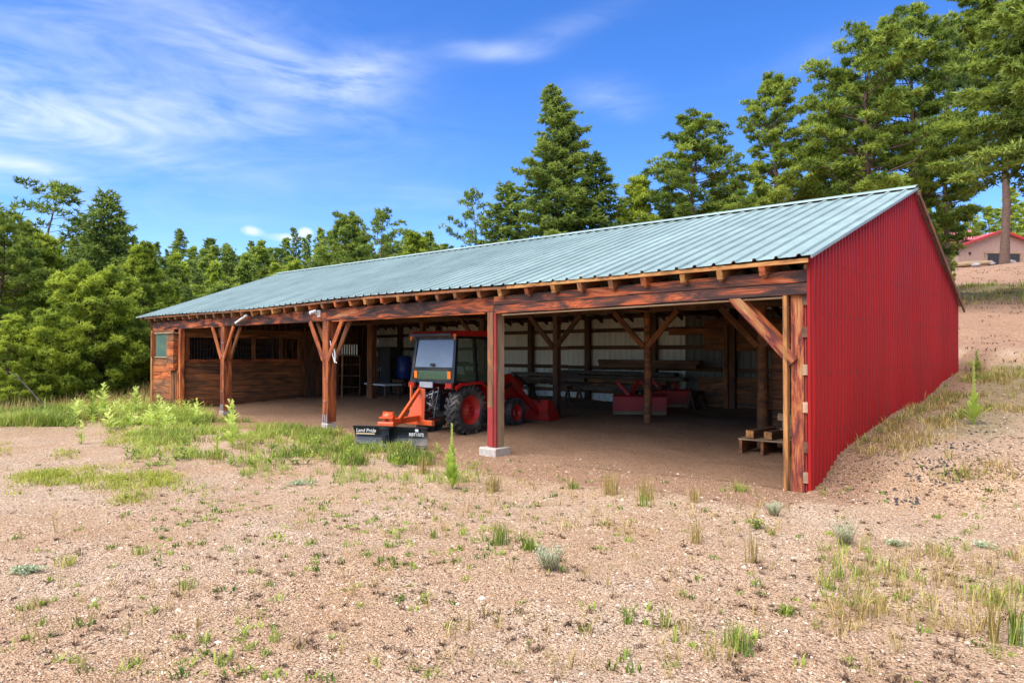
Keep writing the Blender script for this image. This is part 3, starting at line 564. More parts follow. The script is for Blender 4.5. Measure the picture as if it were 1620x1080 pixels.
for i in (1, 2, 3):
    X0 = PX[i]; g0 = gz(X0, 0); b0 = g0+.16
    if i == 1:
        p = timber('post', (X0-.02, .10, b0), (X0-.02, .10, 2.60), .20, .20, W_PALE, barn); 
        timber('facing_board', (X0-.055, -.015, b0), (X0-.055, -.015, 2.60), .03, .13, W_RED, p, up=(0, 1, 0)) if False else None
        timber('facing_board', (X0+.055, -.022, b0), (X0+.055, -.022, 2.60), .075, .04, W_RED, p, up=(0, 1, 0))
        timber('facing_board', (X0-.068, -.026, b0+.75), (X0-.068, -.026, 2.60), .145, .045, W_BROWN, p, up=(0, 1, 0))
        timber('facing_board', (X0-.068, -.026, b0), (X0-.068, -.026, b0+.747), .145, .045, W_RED, p, up=(0, 1, 0))
        mb = MB(); mb.box((X0, .02, g0+.04), (.44, .42, .22), ch=.02); mb.put('footing', M_CONC, p)
    else:
        p = timber('post', (X0, .07, b0), (X0, .07, 2.60), .25, .25, W_POST, barn)
        mb = MB(); mb.box((X0, .06, g0+.03), (.27, .27, .20), ch=.02); mb.put('footing', M_CONC, p)
        for sx in (-.08, .0, .08): mb = MB(); mb.box((X0+sx, -.062, g0+.24), (.03, .008, .20)); mb.put('bracket', M_GALV, p)
        mb = MB()
        for q in (.6, 1.15, 1.7, 2.1, 2.45): mb.tube([(X0+random.uniform(-.07, .07), -.05, q), (X0+random.uniform(-.07, .07), -.065, q)], .012, 6)
        mb.put('bolt', M_GALV, p)
        for sy in (-.01, .20):
            for sx in (-1, 1): timber('brace', (X0+sx*.10, sy-.03, 1.62), (X0+sx*.74, sy-.03, 2.60), .045, .13, W_POST if sy < .1 else W_BROWN, p, up=(0, 1, 0) if False else (0, 0, 1))
for sy, m_ in ((-.045, W_WORN), (.19, W_POST)): timber('brace', (-.20, sy-.03, 1.70), (-1.05, sy-.03, 2.62), .05, .15, m_, p1)
# nailers between corner post and red sheets
for z_ in (.12, .52, 1.05, 1.55, 2.05, 2.48, 2.88): timber('wall_girt', (-.055 if z_ < 2.8 else -.03, -.06, z_+.05), (-.055 if z_ < 2.8 else -.03, YB-.05, z_+.05+.0), .07, .14, W_PALE if z_ in (.12, 1.05, 1.55, 2.88) else W_DARK, barn)
for z_ in (3.35, 3.9, 4.4): 
    y0 = YE+(z_-ZE+.2)/(zr(0)-ZE)*(YR-YE); y1 = YB-(z_-3.06+.2)/(zr(0)-3.06)*(YB-YR); timber('wall_girt', (-.055, y0, z_), (-.055, y1, z_), .07, .12, W_DARK, barn)
# inner lining boards on gable wall
zb = .30
while zb < 2.3:
    hgt = random.choice([.19, .22, .25]); timber('lining_board', (-.125, 1.3+random.uniform(0, .3), zb+hgt/2), (-.125, YB-.35, zb+hgt/2), .04, hgt-.012, random.choice([W_BROWN, W_DARK, W_RED]), barn); zb += hgt
# red corrugated gable sheets
def wallz(yy): return zroof(.0, yy)-.035
def corr(plane, a0, a1, pitch, amp, top, bot, mat, nm, axis_='y', sgn=1, rows=12, warp=.012, rib='sin'):
    V = []; n_ = max(1, int(round((a1-a0)/pitch)))*6; per = []
    for i in range(n_+1):
        a = a0+(a1-a0)*i/n_; ph = (i % 6)/6
        off = {0: 0, 1: .15, 2: .95, 3: 1, 4: .95, 5: .15}[i % 6]*amp if rib == 'sin' else (amp if i % 6 in (1, 2) else 0)
        per.append((a, off))
    for j in range(rows+1):
        for a, off in per:
            b = bot(a); t = top(a); z = b+(t-b)*j/rows
            wp = warp*(float(vnoise(a*1.1+40, z*.7+5))-.5)*2+warp*.5*(float(vnoise(a*3.3+10, z*1.3+5))-.5)*2
            o_ = plane+sgn*(off+wp); V.append((o_, a, z) if axis_ == 'y' else (a, o_, z))
    m_ = len(per); Fc = [(j*m_+i, j*m_+i+1, (j+1)*m_+i+1, (j+1)*m_+i) for j in range(rows) for i in range(m_-1)]
    mb = MB(); mb.poly(V, Fc, 0, False); return mb.put(nm, mat, barn)
y0 = -.10
while y0 < YB-.02:
    y1 = min(y0+.90, YB+.02); corr(.012+.002*(int(y0*3) % 2), y0-.012, y1+.01, .15, .045, wallz, lambda a: max(.05, Hs(.35, a))-.30 if a > .15 else .02, M_REDW, 'wall_panel', rows=14, warp=.022); y0 += .90
mb = MB(); mb.prism([(-.135, .02), (-.105, .02), (-.105, 3.0), (-.135, 3.0)], .0, .038); mb.put('corner_trim', M_REDW, barn)
scw = MB()
for z_ in (.75, 1.55, 2.35, 3.05, 3.8, 4.5):
    q = -.02
    while q < YB:
        if wallz(q) > z_+.1: scw.box((.068, q, z_), (.012, .018, .018))
        q += .30
o = scw.put('wall_screw', M_DARKIN, barn); o['kind'] = 'stuff'
# back wall sheets, girts and posts
x0 = 0
while x0 > XL+.01:
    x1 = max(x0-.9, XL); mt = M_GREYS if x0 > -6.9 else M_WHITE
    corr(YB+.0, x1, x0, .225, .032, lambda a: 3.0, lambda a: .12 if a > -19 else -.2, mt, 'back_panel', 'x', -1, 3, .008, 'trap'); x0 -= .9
for z_ in (.45, 1.28, 1.95, 2.55, 3.0):
    for a in range(4): timber('back_girt', (-.1-a*5.87, YB-.065, z_+random.uniform(-.02, .02)), (-.1-(a+1)*5.87+.02, YB-.065, z_+random.uniform(-.02, .02)), .05, .13, W_DARK, barn)
for a in range(9):
    X0 = -.25-2.65*a-.0; timber('back_post', (X0, YB-.19, 0), (X0, YB-.19, 3.05), .18, .18, W_DARK, barn)
# middle row of pole posts with Y braces under the ridge
timber('ridge_beam', (-.1, YR, 2.98), (-11.8, YR, 2.98), .16, .30, W_DARK, barn); timber('ridge_beam', (-11.82, YR, 2.98), (XL, YR, 2.98), .16, .30, W_DARK, barn)
for a in range(1, 8):
    X0 = -2.95*a; g = Hs(X0, YR)
    if a in (1, 2):
        mb = MB(); mb.tube([(X0, YR, g-.1), (X0+.02, YR, 1.4), (X0, YR, 2.85)], [.13, .12, .11] if a == 1 else [.10, .10, .09], 10); p = mb.put('middle_post', W_BROWN, barn)
    else: p = timber('middle_post', (X0, YR, g-.1), (X0, YR, 2.84), .17 if a < 6 else .30, .17 if a < 6 else .24, W_DARK if a < 6 else W_BROWN, barn)
    if a < 5:
        for sx in (-1, 1): timber('brace', (X0+sx*.05, YR-.10, 1.95), (X0+sx*.92, YR-.10, 2.84), .06, .14, W_BROWN if a < 3 else W_DARK, p)
    timber('king_post', (X0, YR, 3.14), (X0, YR, zr(X0)-.26), .13, .13, W_DARK, barn)
    for (ya, yb_) in ((.25, YR-.1), (YR+.1, YB-.2)): timber('tie_beam', (X0+.1, ya, 2.96), (X0+.1, yb_, 2.96), .05, .2, W_DARK, barn) if a % 2 == 0 else None
# board patch and slit of the back right corner
for k in range(4): timber('lining_board', (-4.1, YB-.12, .17+k*.27), (-6.7, YB-.12, .12+k*.27+random.uniform(-.03, .03)), .035, .25, W_BROWN, barn)
for k in range(4): timber('lining_board', (-3.9, YB-.125, 1.95+k*.24), (-6.5, YB-.125, 1.97+k*.24), .035, .225, W_BROWN, barn)
timber('door_post', (-5.7, YB-.3, .1), (-5.7, YB-.3, 2.6), .12, .12, W_BROWN, barn); timber('door_header', (-5.7, YB-.3, 2.42), (-7.6, YB-.3, 2.45), .08, .2, W_BROWN, barn)
zb = .0
while zb < 2.35:                          # board partition beside the near pole post
    hgt = random.choice([.19, .22, .26]); timber('partition_board', (-.2, YR+.20+random.uniform(-.015, .015), zb+hgt/2+.08), (-2.80, YR+.20, zb+hgt/2+.08), .045, hgt-.015, random.choice([W_BROWN, W_BROWN, W_RED]), barn); zb += hgt
# stall block at the left end : partition x = -21, front wall -23.5..-21.1
XS = -21.0
rowsz = [-.15, .10, .33, .58, .80, 1.05, 1.28, 1.50]
for k in range(len(rowsz)-1): timber('stall_board', (XS, .12, (rowsz[k]+rowsz[k+1])/2), (XS, 4.6, (rowsz[k]+rowsz[k+1])/2), .05, rowsz[k+1]-rowsz[k]-.012, W_BROWN, barn)
for z_ in (2.40, 2.56): timber('stall_board', (XS, .12, z_), (XS, 4.6, z_), .05, .15, W_BROWN, barn)
for y_ in (.22, 1.55, 2.62, 3.72, 4.5): timber('stall_post', (XS+.005, y_, 1.50), (XS+.005, y_, 2.33), .07, .14, W_POST if y_ < .3 else W_BROWN, barn, up=(0, 1, 0))
for (ya, yb_) in ((.30, 1.48), (1.63, 2.54), (2.70, 3.64)):
    mb = MB(); q = ya+.06
    while q < yb_: mb.tube([(XS, q, 1.50), (XS, q, 2.33)], .009, 5, 0, False); q += .11
    for z_ in (1.70, 1.9, 2.12): mb.tube([(XS, ya, z_), (XS, yb_, z_)], .008, 5, 0, False)
    mb.put('window_bars', M_BLACK, barn)
timber('stall_sill', (XS+.03, .15, 1.50), (XS+.03, 4.5, 1.50), .06, .10, W_POST, barn)
for k in range(12): timber('stall_door_board', (XS-.04, 4.72+k*.205, -.05), (XS-.04, 4.72+k*.205, 2.62), .19, .035, W_DARK if k % 3 else W_BROWN, barn, up=(1, 0, 0))
for k in range(4): timber('stall_back_board', (XS-2.3, .2, .4+k*.6), (XS-2.3, 4.5, .4+k*.6), .04, .58, W_DARK, barn)
for k in range(7): # front wall planks
    z_ = -.14+.245*k; timber('front_board', (XL+.02, -.02, z_+.12), (XS-.55, -.02, z_+.12), .045, .233, W_POST if k in (4, 5) else W_BROWN, barn)
timber('front_board', (XL+.02, -.02, 2.56), (XS-.5, -.02, 2.56), .045, .12, W_BROWN, barn)
wf = timber('window_frame', (XL+.14, -.03, 1.62), (XL+.14, -.03, 2.50), .05, .20, W_POST, barn, up=(0, 1, 0)); tag(wf)
mb = MB(); mb.box((XL+.94, -.01, 2.06), (1.36, .012, .86)); mb.put('window_pane', M_WINGL, wf)
for (a, b) in (((XL+.26, -.05, 1.62), (XL+1.64, -.05, 1.62)), ((XL+.26, -.05, 2.49), (XL+1.64, -.05, 2.49))): timber('window_trim', a, b, .03, .035, W_PALE, wf)
timber('window_trim', (XL+1.64, -.05, 1.63), (XL+1.64, -.05, 2.475), .035, .03, W_PALE, wf)
timber('corner_post', (XL+.06, -.04, -.15), (XL+.06, -.04, 2.60), .10, .12, W_YEL, barn)
# boxed-out cabinet and its uprights
for k in range(5): timber('bay_board', (XS-.62, -.12, 1.30+k*.255), (XS-.02, -.12, 1.30+k*.255), .22, .245, W_BROWN if k in (1, 4) else W_POST, barn)
timber('bay_cap', (XS-.68, -.13, 2.47), (XS+.04, -.13, 2.47), .30, .04, W_PALE, barn)
for q in (-.55, -.42, -.28, -.12, .02): timber('bay_upright', (XS+q, -.06, -.15), (XS+q, -.06, 1.17), .09, .09, W_BROWN if q < 0 else W_POST, barn)
timber('stall_corner_post', (XS+.09, .0, -.15), (XS+.09, .0, 2.60), .15, .15, W_POST, barn)
# left gable boards
q = YE+.35
while q < YB-.05:
    timber('gable_board', (XL-.03, q, -.4), (XL-.03, q, zroof(XL, q)-.12), .29, .03, W_BROWN, barn, up=(1, 0, 0)); q += .30
# small fittings on the front beam
mb = MB(); mb.tube([(PX[2]+.05-.35, -.14, 2.86), (PX[2]-.35+.02, -.30, 2.80)], .045, 10); mb.tube([(PX[2]-.05-.30, -.05, 2.78), (PX[2]-.05-.3, -.18, 2.84)], .03, 8); mb.box((PX[2]-.30, -.055, 2.80), (.12, .03, .18))
cam_o = mb.put('security_light', M_WHITEP); tag(cam_o, 'white twin headed security light on the beam above the third post', 'security light')
mb = MB(); mb.tube([(-15.7, -.20, 2.88), (-16.45, -.17, 2.68)], .035, 8); tag(mb.put('pipe', M_WHITEP), 'short white pipe hanging askew below the eave left of the light', 'pipe')
mb = MB(); c_ = (PX[2]+.30, .02)
mb.tube([(c_[0]-.08, -.05, 2.10), (c_[0]+.0, -.03, 1.75), (c_[0]+.08, -.02, 1.55), (c_[0]+.13, -.02, 1.72), (c_[0]+.06, -.03, 1.95), (c_[0]+.1, -.03, 1.60), (c_[0]+.17, -.02, 1.55)], .011, 6)
tag(mb.put('cable', M_WHITEP), 'loop of pale cord hanging on the third post below its braces', 'cord')
mb = MB(); pts = [(-17.9-k*.5, -.075, 2.66+.05*math.sin(k*1.1)) for k in range(10)]; mb.tube(pts, .014, 5); tag(mb.put('cable', M_DARKIN), 'dark cable strung along the beam toward the stall window', 'cable')
# ------------------------------------------------------------------ tractor (local: +Y forward)
TR = thing('tractor', 'orange red compact tractor with glass cab and front loader parked in the barn', 'tractor', (-8.78, 1.42, Hs(-8.78, 1.5)+.0), R_(4.5))
def part(mb, nm, mt, par=TR): return mb.put(nm, mt, par, True)
def wheel(cx, cy, r, wd, lugs, nm, rimr):
    e = bpy.data.objects.new(nm, None); e.location = (cx, cy, r); link(e, TR, True); s = 1 if cx > 0 else -1
    mb = MB(); mb.lathe([(-wd*.42, rimr), (-wd*.5, rimr+.04), (-wd*.5, r*.86), (-wd*.36, r*.95), (0, r*.965), (wd*.36, r*.95), (wd*.5, r*.86), (wd*.5, rimr+.04), (wd*.42, rimr)], n=36)
    for k in range(lugs):
        for sd_ in (-1, 1):
            a = 2*math.pi*(k+(.5 if sd_ > 0 else 0))/lugs; rot = Matrix.Rotation(a, 3, 'X')
            c = rot @ Vector((sd_*wd*.25, 0, r*.965)); mb.box(c, (wd*.52, r*.085, r*.10), rot @ Matrix.Rotation(sd_*R_(38), 3, 'Z'))
            c = rot @ Vector((sd_*wd*.48, r*.10*-1*0, r*.88)); mb.box(c, (wd*.07, r*.07, r*.16), rot)
    mb.put('tyre', M_RUB, e, True)
    mb = MB(); mb.lathe([(s*wd*.44, rimr+.005), (s*wd*.40, rimr-.02), (s*wd*.16, rimr-.05), (s*wd*.10, rimr*.6), (s*wd*.20, rimr*.42), (s*wd*.22, rimr*.25), (s*wd*.30, rimr*.22), (s*wd*.30, .0)], n=28)
    mb.lathe([(-s*wd*.44, rimr+.005), (-s*wd*.2, rimr-.04), (s*.0, rimr*.5), (s*.0, 0)], n=24); mb.put('rim', M_TRED, e, True)
    mb = MB()
    for k in range(6): a = k*math.pi/3; mb.tube([(s*wd*.15, rimr*.33*math.cos(a), rimr*.33*math.sin(a)), (s*wd*.25, rimr*.33*math.cos(a), rimr*.33*math.sin(a))], .014, 6)
    mb.put('wheel_nut', M_GALV, e, True)
for sx in (-1, 1): wheel(sx*.57, 0, .56, .34, 22, 'rear_wheel', .33)
for sx in (-1, 1): wheel(sx*.52, 1.85, .36, .24, 20, 'front_wheel', .20)
mb = MB(); mb.box((0, .0, .56), (.46, .6, .40), ch=.03); mb.tube([(-.45, 0, .56), (.45, 0, .56)], .10, 10); mb.box((0, .9, .58), (.34, 1.3, .34)); mb.box((0, 1.85, .40), (.9, .14, .12)); part(mb, 'transmission', M_BLACK)
mb = MB(); mb.prism([(.95, .70), (2.45, .66), (2.52, 1.0), (2.40, 1.20), (1.0, 1.42), (.95, 1.40)], -.31, .31); hood = part(mb, 'hood', M_TRED)
mb = MB(); mb.box((0, 2.50, .85), (.5, .06, .34)); part(mb, 'grille', M_BLACK)
for sx in (-1, 1):
    mb = MB(); pts = [(-.52, 1.06), (-.48, 1.12), (-.32, 1.19), (.35, 1.21), (.62, 1.05), (.70, .75)]
    P = [(sx*.38, a, b) for a, b in pts]+[(sx*.74, a, b) for a, b in pts]; mb.poly(P, [(i, i+1, i+7, i+6) for i in range(5)]); mb.poly([(sx*.38, a, b) for a, b in pts], [tuple(range(6))]); mb.poly([(sx*.735, a, b+.0) for a, b in pts]+[(sx*.735, a*.96, b-.07) for a, b in pts], [(i, i+1, i+7, i+6) for i in range(5)]); part(mb, 'fender', M_TRED)
    mb = MB(); mb.box((sx*.60, -.60, 1.13), (.19, .05, .11), ch=.01); fr = part(mb, 'tail_light', M_LENSR); mb = MB(); mb.box((sx*.60, -.575, 1.13), (.23, .03, .15)); part(mb, 'light_housing', M_BLACK, fr)
    mb = MB(); mb.tube([(sx*.66, -.50, 2.27), (sx*.72, -.54, 2.27)], .038, 10); mb.box((sx*.71, -.52, 2.21), (.03, .04, .08)); part(mb, 'turn_signal', M_LENSO)
# cab
mb = MB(); cabw = .67; yb0 = -.52; yt = -.38; zf = 1.20; zt = 2.24
P4 = [((s*cabw, yb0, zf), (s*.62, yt, zt)) for s in (-1, 1)]+[((s*.60, .85, 1.05), (s*.58, .70, zt)) for s in (-1, 1)]+[((s*cabw, .25, 1.15), (s*.62, .22, zt)) for s in (-1, 1)]
for a, b in P4: mb.bar(a, b, .075, .075)
mb.bar((-.68, yb0, zf+.02), (.68, yb0, zf+.02), .07, .09); mb.bar((-.66, yb0+.025, 1.50), (.66, yb0+.025, 1.50), .05, .06); mb.bar((-.62, yt, zt-.03), (.62, yt, zt-.03), .06, .07)
for s in (-1, 1): mb.bar((s*.655, yb0, 1.2), (s*.62, .85, 1.1), .05, .08); mb.bar((s*.61, yt, zt-.02), (s*.58, .7, zt-.02), .05, .06)
mb.bar((-.6, .85, 1.3), (.6, .85, 1.3), .05, .06); part(mb, 'cab_frame', M_BLACK)
mb = MB(); mb.prism([(-.60, 2.26), (-.60, 2.31), (-.45, 2.38), (.75, 2.40), (.92, 2.34), (.92, 2.26)], -.68, .68); part(mb, 'cab_roof', M_TRED)
mb = MB(); mb.box((0, -.612, 2.285), (1.36, .02, .05)); mb.box((0, .1, 2.245), (1.2, 1.2, .02)); part(mb, 'roof_seal', M_BLACK)
def pane(a, b, c, d, nm, mt):
    mb = MB(); nrm = (Vector(b)-Vector(a)).cross(Vector(d)-Vector(a)).normalized()*.003; P = [Vector(q)+nrm for q in (a, b, c, d)]+[Vector(q)-nrm for q in (a, b, c, d)]
    mb.poly(P, [(0, 1, 2, 3), (7, 6, 5, 4), (0, 4, 5, 1), (1, 5, 6, 2), (2, 6, 7, 3), (3, 7, 4, 0)]); return part(mb, nm, mt)
rw = pane((-.60, yb0+.022, 1.54), (.60, yb0+.022, 1.54), (.575, yt-.012, 2.18), (-.575, yt-.012, 2.18), 'rear_window', M_GLASSR)
mb = MB(); mb.box((0, yb0-.01, 1.60), (.11, .04, .06)); part(mb, 'window_latch', M_BLACK, rw)
pane((-.60, yb0, 1.25), (.60, yb0, 1.25), (.60, yb0+.012, 1.465), (-.60, yb0+.012, 1.465), 'lower_window', M_GLASSD)
for sx in (-1, 1):
    mb = MB(); mb.box((sx*.54, yb0-.012, 1.37), (.10, .02, .17)); part(mb, 'reflector', M_LENSO)
    pane((sx*.665, yb0+.05, 1.22), (sx*.665, .22, 1.20), (sx*.625, .20, 2.18), (sx*.625, yt+.04, 2.18), 'side_window', M_GLASSD)
    pane((sx*.65, .28, 1.18), (sx*.605, .82, 1.12), (sx*.59, .68, 2.18), (sx*.62, .26, 2.18), 'door_window', M_GLASSD)
    mb = MB(); mb.tube([(sx*.64, .55, 2.05), (sx*.86, .62, 2.08), (sx*.86, .62, 1.95)], .012, 6); mb.box((sx*.86, .62, 1.86), (.12, .03, .24), ch=.01); part(mb, 'mirror', M_BLACK)
mb = MB(); mb.box((0, .05, 1.25), (.45, .42, .12), ch=.03); mb.box((0, -.16, 1.55), (.42, .10, .55), ch=.03); part(mb, 'seat', M_DARKIN)
mb = MB(); mb.lathe([(0, .17), (.015, .185), (.03, .17), (.015, .155), (0, .17)], 'z', 20, (0, .52, 1.62)); mb.tube([(0, .52, 1.63), (0, .68, 1.2)], .02, 6); part(mb, 'steering_wheel', M_BLACK)
# hitch clutter
mb = MB()
for sx in (-1, 1): mb.tube([(sx*.22, -.2, .80), (sx*.28, -.62, 1.08)], .022, 8); mb.tube([(sx*.20, -.15, .42), (sx*.32, -.95, .40)], .028, 8); mb.tube([(sx*.28, -.60, 1.05), (sx*.31, -.78, .42)], .02, 8); mb.box((sx*.28, -.45, .98), (.06, .30, .07))
mb.tube([(0, -.25, .78), (.0, -.98, .84)], .025, 8); mb.box((0, -.38, .72), (.34, .16, .38), ch=.02); mb.tube([(-.05, -.4, .6), (-.05, -.58, .55)], .05, 8); part(mb, 'hitch_arms', M_BLACK)
mb = MB(); rr = random.Random(3)
for k in range(11):
    a = Vector((rr.uniform(-.25, .25), -.48, rr.uniform(.75, 1.1))); b = Vector((rr.uniform(-.35, .35), -.55, rr.uniform(.45, .8))); mid = (a+b)/2+Vector((rr.uniform(-.15, .15), -.14, rr.uniform(-.1, .05))); mb.tube([a, a.lerp(mid, .6)+Vector((0, -.03, 0)), mid, mid.lerp(b, .5)+Vector((0, -.02, -.03)), b], .012, 6)
part(mb, 'hydraulic_hose', M_BLACK)
mb = MB()
for k in range(6): mb.tube([(rr.uniform(-.25, .25), -.49, rr.uniform(.6, 1.0)), (rr.uniform(-.25, .25), -.53, rr.uniform(.55, .95))], .018, 8)
mb.box((-.12, -.60, 1.14), (.42, .03, .13)); part(mb, 'hitch_fittings', M_GALV)
# loader
for sx in (-1, 1):
    mb = MB(); mb.bar((sx*.36, .95, .45), (sx*.42, .98, 1.20), .10, .14); mb.bar((sx*.42, .95, 1.20), (sx*.46, 1.75, 1.28), .08, .12); mb.bar((sx*.46, 1.70, 1.30), (sx*.50, 2.55, .55), .08, .13); mb.bar((sx*.50, 2.5, .60), (sx*.50, 2.95, .28), .08, .12); arm = part(mb, 'loader_arm', M_TRED)
    mb = MB(); mb.tube([(sx*.44, 1.0, .75), (sx*.47, 1.85, 1.10)], .035, 8); mb.tube([(sx*.52, 1.9, 1.32), (sx*.54, 2.6, .95)], .035, 8); mb.tube([(sx*.54, 2.6, .95), (sx*.54, 2.95, .55)], .025, 8); part(mb, 'lift_cylinder', M_BLACK, arm)
mb = MB(); prof = [(2.95, .62), (2.90, .35), (2.98, .08), (3.15, .02), (3.58, .0), (3.58, .025), (3.17, .05), (3.02, .11), (2.95, .36), (2.99, .60)]
mb.prism(prof, -.82, .82)
for sx in (-1, 1): mb.prism([(2.95, .62), (2.90, .35), (2.98, .08), (3.15, .02), (3.58, .0), (3.40, .25), (3.15, .58)], sx*.82-.012, sx*.82+.012)
part(mb, 'loader_bucket', M_DRED)
# rear blade implement on the hitch
bl = Vector((-8.72, -1.26, 0)); br_ = Vector((-7.28, -.50, 0)); mid = (bl+br_)/2; g = Hs(mid.x, mid.y); ang = math.atan2((br_-bl).y, (br_-bl).x); BLn = (br_-bl).length
BLD = thing('rear_blade', 'black grading blade on an orange swing frame behind the tractor', 'blade', (mid.x, mid.y, g), ang)
mb = MB(); prof = []
for k in range(8): t = k/7; prof.append((.10*math.sin(math.pi*t)*1.0-.02, .03+.40*t))
prof2 = prof+[(a+.014, b) for a, b in reversed(prof)]
P_ = []; mb.prism(prof2, -BLn/2, BLn/2); mb.box((0, .0, .035), (BLn, .02, .07)); mb.bar((-BLn/2, .05, .425), (BLn/2, .05, .425), .05, .02); mold = mb.put('moldboard', M_NAVY, BLD, True)
mb = MB(); mb.box((-.03, -.07, .22), (.16, .10, .38), ch=.02); mb.tube([(-.03, -.07, .40), (-.03, -.07, .47)], .14, 14); mb.tube([(-.03, -.12, .0), (-.03, -.12, .28)], .05, 10); mb.put('pivot_post', M_BLACK, BLD, True)
mb = MB(); mb.box((-.06, -.22, .03), (.62, .16, .025)); mb.tube([(-.03, -.20, .03), (-.03, -.20, .10)], .09, 12); mb.put('skid_shoe', M_GALV, BLD, True)
def text(s, size, loc, rot, mt, nm, parent, ext=.002, shear=0, sx=1):
    c = bpy.data.curves.new(nm, 'FONT'); c.body = s; c.size = size; c.extrude = ext; c.align_x = 'CENTER'; c.align_y = 'CENTER'; c.shear = shear; c.offset = size*.012; c.materials.append(mt)
    t_ = bpy.data.objects.new(nm, c); sc.collection.objects.link(t_); dg = bpy.context.evaluated_depsgraph_get(); me = bpy.data.meshes.new_from_object(t_.evaluated_get(dg)); bpy.data.objects.remove(t_)
    o = bpy.data.objects.new(nm, me); o.location = loc; o.rotation_euler = rot; o.scale = (sx, 1, 1); link(o, parent, True); return o
text('Land Pride', .105, (-.52, -.012, .345), (R_(104), 0, 0), M_TXT, 'lettering', BLD, .003, .3); mb = MB(); mb.bar((-.74, -.005, .28), (-.32, -.005, .28), .004, .022); mb.put('decal_stripe', M_TAN, BLD, True)
text('RBT1572', .085, (.60, -.012, .29), (R_(96), 0, 0), M_TXT, 'lettering', BLD, .003)
mb = MB(); mb.box((.61, -.016, .375), (.07, .004, .055), Matrix.Rotation(R_(14), 3, 'X')); mb.put('warning_sticker', M_WHITEP, BLD, True)
# orange swing frame (world space)
pv = mid+Vector((0, 0, g+.50))+Vector((-math.sin(ang), math.cos(ang), 0))*-.06
hx = Vector((-8.66, .40, g+.42)); hr = Vector((-8.25, .42, g+.42))
mb = MB(); mb.box(pv, (.34, .26, .09), Matrix.Rotation(ang, 3, 'Z'), ch=.02); mb.box(pv+Vector((0, 0, .13)), (.30, .22, .03), Matrix.Rotation(ang, 3, 'Z'))
mb.tube([pv+Vector((-.09, 0, .0)), pv+Vector((-.09, 0, .24))], .05, 10); mb.tube([pv+Vector((.09, .03, .0)), pv+Vector((.09, .03, .24))], .05, 10); mb.lathe([(0, .11), (.06, .11), (.07, .05), (.10, .05)], 'z', 14, pv+Vector((0, 0, .14)))
mb.bar(pv+Vector((.05, .05, .03)), Vector((-8.32, .12, g+.52)), .11, .12, ch=.01); mb.bar(Vector((-8.74, .14, g+.42)), Vector((-7.92, .22, g+.42)), .09, .11, ch=.01)
# A-frame plate
A = [(-8.60, .06, g+.44), (-8.24, .20, g+.46), (-8.26, .24, g+1.15), (-8.37, .24, g+1.16)]; pl_ = Vector((.6, .8, 0)).normalized()*.03; P = [Vector(a)+pl_ for a in A]+[Vector(a)-pl_ for a in A]
mb.poly(P, [(0, 1, 2, 3), (7, 6, 5, 4), (0, 4, 5, 1), (1, 5, 6, 2), (2, 6, 7, 3), (3, 7, 4, 0)])
mb.bar(pv+Vector((.1, .2, .06)), Vector((-8.36, .20, g+1.12)), .06, .10, ch=.01); mb.bar(Vector((-8.74, .28, g+.45)), Vector((-8.78, .32, g+1.22)), .045, .05)
mb.put('swing_frame', M_ORANGE, BLD)
# ------------------------------------------------------------------ things inside the barn
def redbox(x, y, rz, wd, lb, txt):
    z = Hs(x, y); t = thing('implement', lb, 'farm implement', (x, y, z), rz)
    mb = MB(); mb.prism([(-.28, .12), (-.30, .52), (-.22, .56), (.30, .56), (.34, .12)], -wd/2, wd/2); mb.put('housing', M_DRED, t, True)
    for s in (-1, 1): mb = MB(); mb.prism([(-.32, .06), (-.34, .54), (.36, .58), (.38, .06)], s*wd/2-.015, s*wd/2+.015); mb.put('side_plate', M_DRED, t, True)
    mb = MB(); mb.box((0, -.31, .08), (wd*.98, .04, .10)); mb.put('cutting_edge', W_PALE, t, True)
    mb = MB(); mb.bar((-.25, .15, .55), (-.05, .35, .95), .06, .08); mb.bar((.25, .15, .55), (.05, .35, .95), .06, .08); mb.bar((-.28, -.18, .55), (-.62, -.05, .92), .07, .09); mb.put('hitch_mast', M_DRED, t, True)
    mb = MB(); mb.tube([(0, .1, .6), (0, .45, .62)], .05, 8); mb.put('shaft', M_BLACK, t, True)
    if txt:
        for k in range(5): pass
redbox(*at(1012, 19.0), R_(30), 1.45, 'red box implement standing in front of the lumber rack', False)
redbox(*at(1060, 20.6), R_(34), 1.15, 'dull red implement tucked behind the red box implement', False)
